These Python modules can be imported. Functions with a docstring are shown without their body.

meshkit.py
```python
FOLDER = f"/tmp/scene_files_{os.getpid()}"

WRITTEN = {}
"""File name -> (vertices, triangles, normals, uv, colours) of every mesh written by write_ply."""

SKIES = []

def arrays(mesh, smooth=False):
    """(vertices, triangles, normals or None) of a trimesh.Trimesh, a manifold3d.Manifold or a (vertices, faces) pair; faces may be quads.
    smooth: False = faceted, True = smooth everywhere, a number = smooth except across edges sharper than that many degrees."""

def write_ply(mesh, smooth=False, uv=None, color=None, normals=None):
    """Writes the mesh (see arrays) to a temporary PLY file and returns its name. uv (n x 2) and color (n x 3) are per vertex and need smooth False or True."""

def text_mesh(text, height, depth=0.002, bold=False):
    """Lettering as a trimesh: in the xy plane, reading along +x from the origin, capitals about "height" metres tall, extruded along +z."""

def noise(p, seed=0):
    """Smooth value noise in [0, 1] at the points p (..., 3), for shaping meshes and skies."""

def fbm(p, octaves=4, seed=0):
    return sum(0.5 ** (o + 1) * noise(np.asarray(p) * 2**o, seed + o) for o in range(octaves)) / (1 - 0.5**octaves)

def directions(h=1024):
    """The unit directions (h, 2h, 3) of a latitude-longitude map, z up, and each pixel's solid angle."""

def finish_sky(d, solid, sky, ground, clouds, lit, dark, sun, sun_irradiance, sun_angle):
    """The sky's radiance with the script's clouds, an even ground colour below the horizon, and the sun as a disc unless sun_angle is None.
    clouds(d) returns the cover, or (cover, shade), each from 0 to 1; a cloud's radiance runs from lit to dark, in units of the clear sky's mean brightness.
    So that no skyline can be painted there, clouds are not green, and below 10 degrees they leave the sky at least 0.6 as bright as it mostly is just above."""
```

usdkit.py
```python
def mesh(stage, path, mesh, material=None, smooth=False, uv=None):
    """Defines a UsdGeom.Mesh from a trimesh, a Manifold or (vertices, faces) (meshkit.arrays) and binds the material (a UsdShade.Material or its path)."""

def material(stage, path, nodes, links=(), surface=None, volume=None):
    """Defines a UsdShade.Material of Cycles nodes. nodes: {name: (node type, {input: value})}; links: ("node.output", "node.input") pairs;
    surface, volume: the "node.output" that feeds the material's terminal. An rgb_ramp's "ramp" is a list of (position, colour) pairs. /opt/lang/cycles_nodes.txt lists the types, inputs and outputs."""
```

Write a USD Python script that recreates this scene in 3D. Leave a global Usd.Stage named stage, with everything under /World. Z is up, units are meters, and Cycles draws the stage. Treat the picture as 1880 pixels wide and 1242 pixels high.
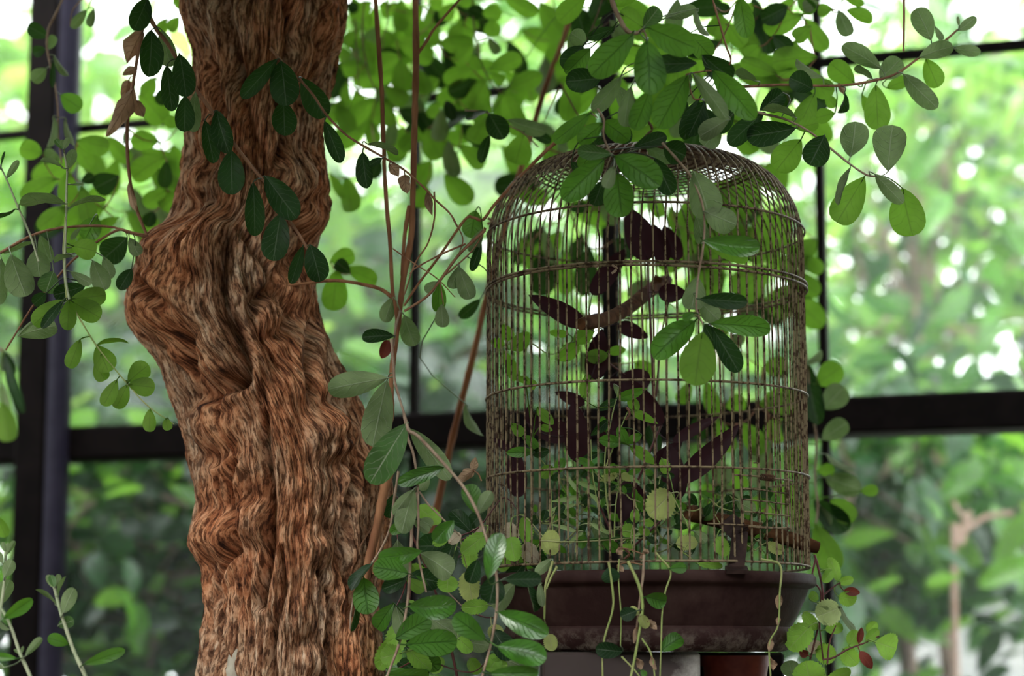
import math, random
import numpy as np, trimesh, usdkit, meshkit
from pxr import Usd, UsdGeom, UsdLux, Gf, Sdf, UsdShade

stage = Usd.Stage.CreateInMemory()
UsdGeom.SetStageUpAxis(stage, 'Z'); UsdGeom.SetStageMetersPerUnit(stage, 1.0)
UsdGeom.Xform.Define(stage, '/World')
# ---------------------------------------------------------------- camera, sky, exposure
CAM = np.array([0.0, 0.0, 1.35]); PITCH = math.radians(8.5); F = 1880 * 75 / 36.0
cam = UsdGeom.Camera.Define(stage, '/World/camera')
cam.AddTranslateOp().Set(Gf.Vec3d(*CAM)); cam.AddRotateXOp().Set(90 + 8.5)
cam.CreateFocalLengthAttr(75.0); cam.CreateHorizontalApertureAttr(36.0); cam.CreateVerticalApertureAttr(36.0 * 1242 / 1880)
cam.CreateFStopAttr(3.2); cam.CreateFocusDistanceAttr(2.30); cam.CreateClippingRangeAttr(Gf.Vec2f(0.05, 1000))
cam.CreateExposureAttr(0.35)
sky = UsdLux.DomeLight.Define(stage, '/World/sky'); sky.CreateIntensityAttr(1.4); sky.CreateColorAttr(Gf.Vec3f(0.96, 0.985, 1.0))
sun = UsdLux.DistantLight.Define(stage, '/World/sun'); sun.CreateIntensityAttr(3.3); sun.CreateAngleAttr(35.0)
sun.CreateColorAttr(Gf.Vec3f(1.0, 0.97, 0.9)); sun.AddRotateXYZOp().Set(Gf.Vec3f(50, 0, -54))   # the veiled sun: soft, high, behind the camera's left shoulder

CP, SP = math.cos(PITCH), math.sin(PITCH)
FWD, RIGHT, UP = np.array([0, CP, SP]), np.array([1.0, 0, 0]), np.array([0, -SP, CP])
def U(px, py, Y):                          # the point of the vertical plane at distance Y seen in direction (px, py)
    d = FWD + RIGHT * (px - 940) / F + UP * (621 - py) / F
    return CAM + d * (Y / d[1])
def PIX(v):
    q = np.asarray(v) - CAM; z = q @ FWD
    return 940 + F * (q @ RIGHT) / z, 621 - F * (q @ UP) / z
rng = np.random.default_rng(7); random.seed(7)

# ---------------------------------------------------------------- materials
L = '/World/Looks'
UsdGeom.Scope.Define(stage, L)
def mat(name, nodes, links, surface): return usdkit.material(stage, f'{L}/{name}', nodes, links, surface=surface)
def leaf_mat(name, upper, under, trans, fac=0.35, rough=0.35, vein=(0.45, 0.5, 0.35), vk=0.35, nv=7.0, bump=0.5, spots=None, vein_under=None, spec=0.2):
    n = {'tc': ('texture_coordinate', {}), 'sx': ('separate_xyz', {}), 'geo': ('geometry', {}),
         'd0': ('math', {'math_type': 'subtract', 'value2': 0.5}), 'd1': ('math', {'math_type': 'absolute'}),
         'mid': ('map_range', {'from_min': 0.012, 'from_max': 0.034, 'to_min': 1.0, 'to_max': 0.0, 'clamp': True}),
         'a0': ('math', {'math_type': 'multiply_add', 'value2': -0.55}), 'a1': ('math', {'math_type': 'multiply', 'value2': nv}),
         'a2': ('math', {'math_type': 'pingpong', 'value2': 0.5}),
         'lat': ('map_range', {'from_min': 0.0, 'from_max': 0.09, 'to_min': 0.6, 'to_max': 0.0, 'clamp': True}), 'nw': ('noise_texture', {'scale': 70.0, 'detail': 2.0}), 'aw': ('math', {'math_type': 'multiply_add', 'value2': 0.30}),
         'vm': ('math', {'math_type': 'maximum'}), 'vk': ('math', {'math_type': 'multiply', 'value2': vk}),
         'nz': ('noise_texture', {'scale': 38.0, 'detail': 3.0}), 'nr': ('map_range', {'from_min': 0.3, 'from_max': 0.7, 'to_min': 0.62, 'to_max': 1.4}),
         'fc': ('mix_color', {'a': upper, 'b': under, 'use_clamp': False}), 'vc': ('mix_color', {'a': vein, 'b': vein_under or vein}),
         'c0': ('mix_color', {'blend_type': 'multiply', 'fac': 1.0}), 'c1': ('mix_color', {}),
         'tr': ('mix_color', {'a': trans, 'b': tuple(0.62 * x for x in trans)}),
         'rg': ('mix_float', {'a': rough, 'b': 0.8}),
         'bh': ('math', {'math_type': 'multiply', 'value2': -1.0}), 'bp': ('bump', {'strength': bump, 'distance': 0.0012}),
         'p': ('principled_bsdf', {'specular_ior_level': spec}), 't': ('translucent_bsdf', {}), 'mx': ('mix_closure', {'fac': fac})}
    l = [('tc.UV', 'sx.vector'), ('sx.y', 'd0.value1'), ('d0.value', 'd1.value1'), ('d1.value', 'mid.value'), ('d1.value', 'a0.value1'), ('sx.x', 'a0.value3'),
         ('nw.fac', 'aw.value1'), ('a0.value', 'aw.value3'), ('tc.object', 'nw.vector'), ('aw.value', 'a1.value1'), ('a1.value', 'a2.value1'), ('a2.value', 'lat.value'), ('mid.result', 'vm.value1'), ('lat.result', 'vm.value2'), ('vm.value', 'vk.value1'),
         ('tc.object', 'nz.vector'), ('nz.fac', 'nr.value'), ('geo.backfacing', 'fc.fac'), ('geo.backfacing', 'vc.fac'), ('fc.result', 'c0.a'), ('nr.result', 'c0.b'),
         ('c0.result', 'c1.a'), ('vc.result', 'c1.b'), ('vk.value', 'c1.fac'), ('c1.result', 'p.base_color'), ('vm.value', 'tr.fac'), ('tr.result', 't.color'),
         ('geo.backfacing', 'rg.fac'), ('rg.result', 'p.roughness'), ('vm.value', 'bh.value1'), ('bh.value', 'bp.height'), ('bp.normal', 'p.normal'),
         ('p.BSDF', 'mx.closure1'), ('t.BSDF', 'mx.closure2')]
    if spots:
        n |= {'sn': ('noise_texture', {'scale': 95.0, 'detail': 1.0}), 'sr': ('map_range', {'from_min': 0.58, 'from_max': 0.62, 'clamp': True}), 'sc': ('mix_color', {'b': spots})}
        l.remove(('c1.result', 'p.base_color'))
        l += [('tc.object', 'sn.vector'), ('sn.fac', 'sr.value'), ('sr.result', 'sc.fac'), ('c1.result', 'sc.a'), ('sc.result', 'p.base_color')]
    return mat(name, n, l, 'mx.closure')
def plain(name, color, rough=0.6, color2=None, scale=30.0, spec=0.4, bump=0.0, stretch=(1, 1, 1), metallic=0.0, lo=0.4, hi=0.6):
    n = {'tc': ('texture_coordinate', {}), 'mp': ('mapping', {'scale': stretch}), 'nz': ('noise_texture', {'scale': scale, 'detail': 5.0, 'roughness': 0.6}),
         'r': ('rgb_ramp', {'ramp': [(0.0, color), (lo, color), (hi, color2 or color), (1.0, color2 or color)]}),
         'bp': ('bump', {'strength': bump, 'distance': 0.002}), 'p': ('principled_bsdf', {'roughness': rough, 'specular_ior_level': spec, 'metallic': metallic})}
    return mat(name, n, [('tc.object', 'mp.vector'), ('mp.vector', 'nz.vector'), ('nz.fac', 'r.fac'), ('r.color', 'p.base_color'), ('nz.fac', 'bp.height'), ('bp.normal', 'p.normal')], 'p.BSDF')

M = {}
M['u'] = leaf_mat('leaf_dark', (0.009, 0.027, 0.009), (0.15, 0.19, 0.115), (0.05, 0.14, 0.015), 0.2, 0.36, (0.26, 0.32, 0.22), 0.24, 7, 0.35, spec=0.1)
M['m'] = leaf_mat('leaf_mid', (0.040, 0.125, 0.014), (0.17, 0.225, 0.11), (0.16, 0.38, 0.03), 0.34, 0.36, (0.012, 0.04, 0.008), 0.45, 7, 0.9, spec=0.25, vein_under=(0.32, 0.38, 0.22))
M['c'] = leaf_mat('leaf_crinkled', (0.040, 0.14, 0.012), (0.18, 0.24, 0.12), (0.14, 0.36, 0.03), 0.25, 0.22, (0.25, 0.38, 0.15), 0.22, 8, 1.0, spec=0.8)
M['l'] = leaf_mat('leaf_backlit', (0.07, 0.17, 0.015), (0.12, 0.20, 0.04), (0.17, 0.40, 0.025), 0.5, 0.45, (0.16, 0.24, 0.06), 0.35, 6, 0.3)  # backlit lime look put into a lighter, more translucent leaf colour
M['g'] = leaf_mat('leaf_felted', (0.04, 0.10, 0.025), (0.16, 0.21, 0.105), (0.13, 0.26, 0.05), 0.25, 0.4, (0.36, 0.42, 0.28), 0.6, 7, 0.6)
M['s'] = leaf_mat('leaf_creeper', (0.16, 0.33, 0.045), (0.28, 0.36, 0.13), (0.32, 0.55, 0.06), 0.35, 0.5, (0.42, 0.52, 0.2), 0.4, 5, 0.5)
M['p'] = leaf_mat('leaf_pale', (0.33, 0.38, 0.12), (0.38, 0.38, 0.2), (0.42, 0.5, 0.15), 0.3, 0.6, (0.5, 0.45, 0.3), 0.4, 5, 0.4)
M['k'] = leaf_mat('leaf_pinkish', (0.50, 0.38, 0.29), (0.52, 0.44, 0.34), (0.45, 0.38, 0.22), 0.25, 0.6, (0.5, 0.3, 0.22), 0.5, 5, 0.4)
M['q'] = leaf_mat('leaf_spotted', (0.38, 0.44, 0.20), (0.4, 0.45, 0.24), (0.36, 0.5, 0.15), 0.3, 0.6, (0.5, 0.52, 0.3), 0.35, 5, 0.4, spots=(0.03, 0.03, 0.02))
M['P'] = leaf_mat('leaf_purple', (0.020, 0.009, 0.010), (0.030, 0.010, 0.014), (0.08, 0.012, 0.02), 0.12, 0.5, (0.05, 0.02, 0.03), 0.5, 0.0, 0.2, spec=0.12)
M['d'] = leaf_mat('leaf_dry', (0.30, 0.17, 0.10), (0.34, 0.23, 0.15), (0.25, 0.12, 0.05), 0.2, 0.8, (0.16, 0.08, 0.05), 0.4, 5, 1.0)
M['r'] = leaf_mat('leaf_red', (0.12, 0.025, 0.018), (0.16, 0.05, 0.04), (0.2, 0.04, 0.02), 0.25, 0.5, (0.35, 0.1, 0.08), 0.3, 5, 0.4)
M['v'] = leaf_mat('leaf_striped', (0.10, 0.26, 0.04), (0.2, 0.3, 0.1), (0.2, 0.42, 0.05), 0.3, 0.4, (0.55, 0.62, 0.35), 0.9, 0.0, 0.2)
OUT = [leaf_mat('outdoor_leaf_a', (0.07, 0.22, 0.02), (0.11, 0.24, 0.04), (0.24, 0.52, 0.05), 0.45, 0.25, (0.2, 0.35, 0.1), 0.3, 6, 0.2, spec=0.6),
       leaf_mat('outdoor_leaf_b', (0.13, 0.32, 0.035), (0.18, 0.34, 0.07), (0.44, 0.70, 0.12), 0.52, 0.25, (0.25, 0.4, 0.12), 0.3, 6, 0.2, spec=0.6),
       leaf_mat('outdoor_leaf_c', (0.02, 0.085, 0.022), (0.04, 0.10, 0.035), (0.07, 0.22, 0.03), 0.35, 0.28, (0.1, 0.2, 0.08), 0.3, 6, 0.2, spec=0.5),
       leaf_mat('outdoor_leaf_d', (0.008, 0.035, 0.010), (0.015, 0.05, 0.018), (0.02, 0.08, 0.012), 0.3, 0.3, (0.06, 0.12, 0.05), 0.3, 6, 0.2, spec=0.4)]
twig_b = plain('twig_brown', (0.17, 0.075, 0.040), 0.7, (0.30, 0.15, 0.085), 60, 0.3, 0.5, (1, 1, 0.2))
twig_g = plain('twig_greyish', (0.24, 0.155, 0.11), 0.75, (0.34, 0.25, 0.18), 70, 0.3, 0.3)
twig_p = plain('shoot_pale', (0.30, 0.36, 0.22), 0.8, (0.40, 0.42, 0.28), 70, 0.3, 0.3)
twig_d = plain('twig_dark', (0.10, 0.055, 0.035), 0.7, (0.17, 0.10, 0.06), 60, 0.3, 0.3)
twig_t = plain('creeper_stem', (0.20, 0.27, 0.07), 0.6, (0.30, 0.32, 0.12), 40, 0.4, 0.2)
twig_r = plain('red_stem', (0.07, 0.015, 0.018), 0.5, (0.12, 0.035, 0.03), 40, 0.4, 0.2)
vine_m = plain('vine_bark', (0.21, 0.085, 0.042), 0.8, (0.36, 0.17, 0.085), 45, 0.25, 0.8, (1, 1, 0.25))
stick_m = plain('stick_bark', (0.050, 0.022, 0.011), 0.85, (0.12, 0.055, 0.025), 40, 0.04, 0.8)
wire_m = plain('old_wire', (0.215, 0.165, 0.10), 0.5, (0.05, 0.026, 0.016), 130, 0.12, 0.4, metallic=0.0, lo=0.48, hi=0.58)
rust_m = plain('rusty_wire', (0.06, 0.03, 0.018), 0.7, (0.12, 0.05, 0.026), 120, 0.3, 0.4, metallic=0.2)
iron_m = plain('brown_iron', (0.018, 0.011, 0.010), 0.6, (0.036, 0.021, 0.018), 60, 0.05, 0.4)
frame_m = plain('black_paint', (0.005, 0.0035, 0.0035), 0.65, (0.009, 0.006, 0.006), 25, 0.08, 0.2)
pipe_m = plain('sky_sheen_paint', (0.036, 0.032, 0.062), 0.4, (0.048, 0.043, 0.078), 30, 0.35, 0.1)  # cool sky sheen of the pipe, put into its base colour
plaster_m = plain('added_wall_dark', (0.05, 0.055, 0.04), 0.9, (0.08, 0.085, 0.06), 6, 0.2, 0.3)
ceil_m = plain('shade_roof_dark', (0.05, 0.04, 0.03), 0.85, (0.08, 0.065, 0.05), 10, 0.2, 0.3, (0.2, 1, 1))
soil_m = plain('soil', (0.03, 0.02, 0.013), 0.95, (0.075, 0.045, 0.03), 90, 0.1, 1.0)
floor_m = plain('earth_floor', (0.06, 0.05, 0.04), 0.9, (0.12, 0.10, 0.08), 8, 0.2, 0.6)
lawn_m = plain('mossy_ground', (0.02, 0.04, 0.012), 0.95, (0.05, 0.075, 0.03), 6, 0.1, 0.5)
ground_m = plain('pale_path', (0.34, 0.34, 0.33), 0.9, (0.50, 0.49, 0.47), 5, 0.2, 0.3)
pwall_m = plain('pale_wall', (0.42, 0.42, 0.46), 0.85, (0.55, 0.53, 0.56), 4, 0.2, 0.3)
redpot_m = plain('red_clay', (0.16, 0.022, 0.014), 0.6, (0.24, 0.045, 0.025), 25, 0.4, 0.2)
otrunk_m = plain('garden_bark', (0.16, 0.11, 0.09), 0.85, (0.30, 0.22, 0.18), 12, 0.2, 0.5)
dead_m = plain('bare_wood', (0.42, 0.26, 0.21), 0.85, (0.54, 0.38, 0.31), 12, 0.2, 0.5)
ochre_m = plain('grey_cut_wood', (0.33, 0.30, 0.24), 0.85, (0.46, 0.42, 0.34), 70, 0.2, 0.8, (1, 1, 0.3))
wood_m = plain('table_wood', (0.07, 0.045, 0.035), 0.7, (0.12, 0.08, 0.06), 20, 0.3, 0.3, (0.2, 1, 1))
pot_m = mat('pot_glaze', {'tc': ('texture_coordinate', {}), 'n1': ('noise_texture', {'scale': 14.0, 'detail': 6.0, 'roughness': 0.65}),
    'r': ('rgb_ramp', {'ramp': [(0, (0.020, 0.010, 0.009)), (0.48, (0.028, 0.013, 0.012)), (0.62, (0.045, 0.024, 0.021)), (0.70, (0.055, 0.032, 0.027)), (1, (0.2, 0.17, 0.14))]}),
    'sx': ('separate_xyz', {}), 'zr': ('map_range', {'from_min': -0.006, 'from_max': 0.026, 'to_min': 1.0, 'to_max': 0.0, 'clamp': True}),
    'n2': ('noise_texture', {'scale': 60.0, 'detail': 6.0, 'roughness': 0.7}), 'w': ('map_range', {'from_min': 0.46, 'from_max': 0.62, 'clamp': True}),
    'mm': ('math', {'math_type': 'multiply'}), 'mc': ('mix_color', {'b': (0.20, 0.165, 0.135)}),
    'bp': ('bump', {'strength': 0.35, 'distance': 0.002}), 'p': ('principled_bsdf', {'roughness': 0.6, 'specular_ior_level': 0.07})},
    [('tc.object', 'n1.vector'), ('n1.fac', 'r.fac'), ('tc.object', 'sx.vector'), ('sx.z', 'zr.value'), ('tc.object', 'n2.vector'), ('n2.fac', 'w.value'), ('zr.result', 'mm.value1'), ('w.result', 'mm.value2'),
     ('mm.value', 'mc.fac'), ('r.color', 'mc.a'), ('mc.result', 'p.base_color'), ('n2.fac', 'bp.height'), ('bp.normal', 'p.normal')], 'p.BSDF')
block_m = mat('worn_block', {'tc': ('texture_coordinate', {}), 'sx': ('separate_xyz', {}), 'n1': ('noise_texture', {'scale': 22.0, 'detail': 6.0, 'roughness': 0.7}),
    'ad': ('math', {'math_type': 'multiply_add', 'value2': 0.10}), 'w': ('map_range', {'from_min': 0.185, 'from_max': 0.225, 'clamp': True}),
    'mc': ('mix_color', {'a': (0.038, 0.023, 0.021), 'b': (0.36, 0.34, 0.31)}), 'bp': ('bump', {'strength': 0.4, 'distance': 0.002}), 'p': ('principled_bsdf', {'roughness': 0.7})},
    [('tc.object', 'n1.vector'), ('tc.object', 'sx.vector'), ('n1.fac', 'ad.value1'), ('sx.x', 'ad.value3'), ('ad.value', 'w.value'), ('w.result', 'mc.fac'), ('mc.result', 'p.base_color'), ('n1.fac', 'bp.height'), ('bp.normal', 'p.normal')], 'p.BSDF')
glass_m = mat('dusty_glass', {'tc': ('texture_coordinate', {}), 'n1': ('noise_texture', {'scale': 2.2, 'detail': 5.0}), 'r': ('map_range', {'from_min': 0.35, 'from_max': 0.7, 'to_min': 0.02, 'to_max': 0.075, 'clamp': True}),
    'tp': ('transparent_bsdf', {'color': (0.97, 0.99, 0.98)}), 'tl': ('translucent_bsdf', {'color': (0.85, 0.92, 0.9)}), 'g': ('glossy_bsdf', {'roughness': 0.02}), 'fr': ('fresnel', {'IOR': 1.45}),
    'm1': ('mix_closure', {}), 'm2': ('mix_closure', {})},
    [('tc.object', 'n1.vector'), ('n1.fac', 'r.value'), ('r.result', 'm1.fac'), ('tp.BSDF', 'm1.closure1'), ('tl.BSDF', 'm1.closure2'), ('fr.fac', 'm2.fac'), ('m1.closure', 'm2.closure1'), ('g.BSDF', 'm2.closure2')], 'm2.closure')
glass2_m = mat('clear_glass', {'tc': ('texture_coordinate', {}), 'n1': ('noise_texture', {'scale': 2.2, 'detail': 5.0}), 'r': ('map_range', {'from_min': 0.35, 'from_max': 0.7, 'to_min': 0.004, 'to_max': 0.022, 'clamp': True}),
    'tp': ('transparent_bsdf', {'color': (0.97, 0.99, 0.98)}), 'tl': ('translucent_bsdf', {'color': (0.85, 0.92, 0.9)}), 'g': ('glossy_bsdf', {'roughness': 0.02}), 'fr': ('fresnel', {'IOR': 1.45}),
    'm1': ('mix_closure', {}), 'm2': ('mix_closure', {})},
    [('tc.object', 'n1.vector'), ('n1.fac', 'r.value'), ('r.result', 'm1.fac'), ('tp.BSDF', 'm1.closure1'), ('tl.BSDF', 'm1.closure2'), ('fr.fac', 'm2.fac'), ('m1.closure', 'm2.closure1'), ('g.BSDF', 'm2.closure2')], 'm2.closure')
bark_m = mat('tree_bark', {'tc': ('texture_coordinate', {}),
    'm1': ('mapping', {'scale': (120.0, 26.0, 1.0)}), 'n1': ('noise_texture', {'dimensions': '2D', 'scale': 1.0, 'detail': 7.0, 'roughness': 0.7, 'distortion': 0.12}),
    'm2': ('mapping', {'scale': (420.0, 70.0, 1.0)}), 'n2': ('noise_texture', {'dimensions': '2D', 'scale': 1.0, 'detail': 4.0, 'roughness': 0.65, 'distortion': 0.1}),
    'm3': ('mapping', {'scale': (14.0, 7.0, 1.0)}), 'n3': ('noise_texture', {'dimensions': '2D', 'scale': 1.0, 'detail': 3.0}),
    'r1': ('rgb_ramp', {'ramp': [(0.0, (0.025, 0.012, 0.008)), (0.32, (0.07, 0.033, 0.020)), (0.40, (0.25, 0.115, 0.062)), (0.48, (0.44, 0.235, 0.135)), (0.56, (0.58, 0.37, 0.24)), (0.68, (0.68, 0.50, 0.36)), (1, (0.72, 0.58, 0.45))]}),
    'r2': ('rgb_ramp', {'ramp': [(0.0, (0.10, 0.07, 0.055)), (0.41, (0.16, 0.11, 0.09)), (0.48, (0.74, 0.69, 0.65)), (0.55, (1.08, 1.06, 1.04)), (1, (1.3, 1.28, 1.25))]}),
    'r3': ('rgb_ramp', {'ramp': [(0.0, (1.05, 0.66, 0.48)), (0.42, (1.06, 0.84, 0.70)), (0.6, (0.95, 0.96, 0.96)), (1, (0.85, 0.93, 1.0))]}),
    'x1': ('mix_color', {'blend_type': 'multiply', 'fac': 0.85, 'use_clamp': False}), 'x2': ('mix_color', {'blend_type': 'multiply', 'fac': 1.0, 'use_clamp': False}),
    'hh': ('math', {'math_type': 'multiply_add', 'value2': 0.5}), 'bp': ('bump', {'strength': 0.9, 'distance': 0.004}), 'p': ('principled_bsdf', {'roughness': 0.85, 'specular_ior_level': 0.2})},
    [('tc.UV', 'm1.vector'), ('tc.UV', 'm2.vector'), ('tc.UV', 'm3.vector'), ('m1.vector', 'n1.vector'), ('m2.vector', 'n2.vector'), ('m3.vector', 'n3.vector'),
     ('n1.fac', 'r1.fac'), ('n2.fac', 'r2.fac'), ('n3.fac', 'r3.fac'), ('r1.color', 'x1.a'), ('r2.color', 'x1.b'), ('x1.result', 'x2.a'), ('r3.color', 'x2.b'), ('x2.result', 'p.base_color'),
     ('n2.fac', 'hh.value1'), ('n1.fac', 'hh.value3'), ('hh.value', 'bp.height'), ('bp.normal', 'p.normal')], 'p.BSDF')

# ---------------------------------------------------------------- naming helpers
USED = {}
def path_for(parent, name):
    n = USED.get((parent, name), 0); USED[(parent, name)] = n + 1
    return f'{parent}/{name}' if n == 0 else f'{parent}/{name}_{n:03d}'
class Thing:
    def __init__(self, name, label, cat=None, at=(0, 0, 0), group=None, kind=None):
        self.at = np.asarray(at, float); self.path = path_for('/World', name)
        x = UsdGeom.Xform.Define(stage, self.path); x.AddTranslateOp().Set(Gf.Vec3d(*map(float, at))); p = x.GetPrim()
        for k, v in (('label', label), ('category', cat), ('group', group), ('kind', kind)):
            if v: p.SetCustomDataByKey(k, v)
    def part(self, name, mesh, m, smooth=30, uv=None, parent=None, label=None, kind=None):
        if hasattr(mesh, 'vertices'): v, f = np.array(mesh.vertices), np.array(mesh.faces)
        elif hasattr(mesh, 'to_mesh'): q = mesh.to_mesh(); v, f = np.array(q.vert_properties[:, :3]), np.array(q.tri_verts)
        else: v, f = mesh
        pth = path_for(parent or self.path, name)
        g = usdkit.mesh(stage, pth, (np.asarray(v) - self.at, f), m, smooth=(True if uv is not None and smooth else smooth), uv=uv)
        if label: g.GetPrim().SetCustomDataByKey('label', label)
        if kind: g.GetPrim().SetCustomDataByKey('kind', kind)
        return pth
def cat_meshes(ms):
    V, Fc, o = [], [], 0
    for v, f in ms: V.append(v); Fc.append(np.asarray(f) + o); o += len(v)
    return np.vstack(V), np.vstack(Fc)
def spline(pts, n=8):
    p = np.asarray(pts, float)
    if len(p) < 3: return p[0] + np.linspace(0, 1, max(n, 2))[:, None] * (p[-1] - p[0])
    e = np.vstack([2 * p[0] - p[1], p, 2 * p[-1] - p[-2]]); out = []
    for i in range(1, len(e) - 2):
        t = np.linspace(0, 1, n, endpoint=False)[:, None]; a, b, c, d = e[i - 1], e[i], e[i + 1], e[i + 2]
        out.append(0.5 * (2 * b + (c - a) * t + (2 * a - 5 * b + 4 * c - d) * t ** 2 + (3 * b - a - 3 * c + d) * t ** 3))
    return np.vstack(out + [p[-1:]])
def tube(pts, r, sides=6, knob=0.0, seed=0):
    p = np.asarray(pts, float); n = len(p); t = np.gradient(p, axis=0); t /= np.linalg.norm(t, axis=1, keepdims=True) + 1e-12
    ref = np.array([0.31, 0.17, 0.94]) if abs(t[:, 2]).mean() < 0.8 else np.array([0.94, 0.31, 0.17])
    a = np.cross(t, ref); a /= np.linalg.norm(a, axis=1, keepdims=True) + 1e-12; b = np.cross(t, a)
    r = np.broadcast_to(np.asarray(r, float), (n,)).copy()
    if knob: r *= 1 + knob * (np.random.default_rng(seed).random(n) - 0.4)
    an = np.arange(sides) * 2 * np.pi / sides
    v = p[:, None] + r[:, None, None] * (np.cos(an)[None, :, None] * a[:, None] + np.sin(an)[None, :, None] * b[:, None])
    i, j = np.meshgrid(np.arange(n - 1), np.arange(sides), indexing='ij')
    q = np.stack([i * sides + j, i * sides + (j + 1) % sides, (i + 1) * sides + (j + 1) % sides, (i + 1) * sides + j], -1).reshape(-1, 4)[:, ::-1]
    f = np.vstack([q[:, [0, 1, 2]], q[:, [0, 2, 3]]])
    v = np.vstack([v.reshape(-1, 3), p[0], p[-1]]); k = n * sides; jj = np.arange(sides); nx = (jj + 1) % sides
    f = np.vstack([f, np.stack([np.full(sides, k), nx, jj], 1)[:, ::-1], np.stack([np.full(sides, k + 1), k - sides + jj, k - sides + nx], 1)[:, ::-1]])
    return v, f[:, ::-1]
def rbox(x0, x1, y0, y1, z0, z1, r=0.002):
    r = min(r, (x1 - x0) / 2.5, (y1 - y0) / 2.5, (z1 - z0) / 2.5); pts = []
    for x in (x0, x1):
        for y in (y0, y1):
            for z in (z0, z1):
                s = lambda q, lo: r if q == lo else -r
                pts += [(x + s(x, x0), y + s(y, y0), z), (x + s(x, x0), y, z + s(z, z0)), (x, y + s(y, y0), z + s(z, z0))]
    m = trimesh.convex.convex_hull(np.array(pts)); return np.array(m.vertices), np.array(m.faces)
def lathe(profile, n=64, c=(0, 0, 0), wob=0.0, seed=0):
    pr = np.asarray(profile, float); an = np.arange(n) * 2 * np.pi / n
    v = np.stack([pr[:, None, 0] * np.cos(an), pr[:, None, 0] * np.sin(an), np.broadcast_to(pr[:, None, 1], (len(pr), n))], -1)
    i, j = np.meshgrid(np.arange(len(pr) - 1), np.arange(n), indexing='ij')
    q = np.stack([i * n + j, i * n + (j + 1) % n, (i + 1) * n + (j + 1) % n, (i + 1) * n + j], -1).reshape(-1, 4)
    return v.reshape(-1, 3) + np.asarray(c), np.vstack([q[:, [0, 1, 2]], q[:, [0, 2, 3]]])

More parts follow.
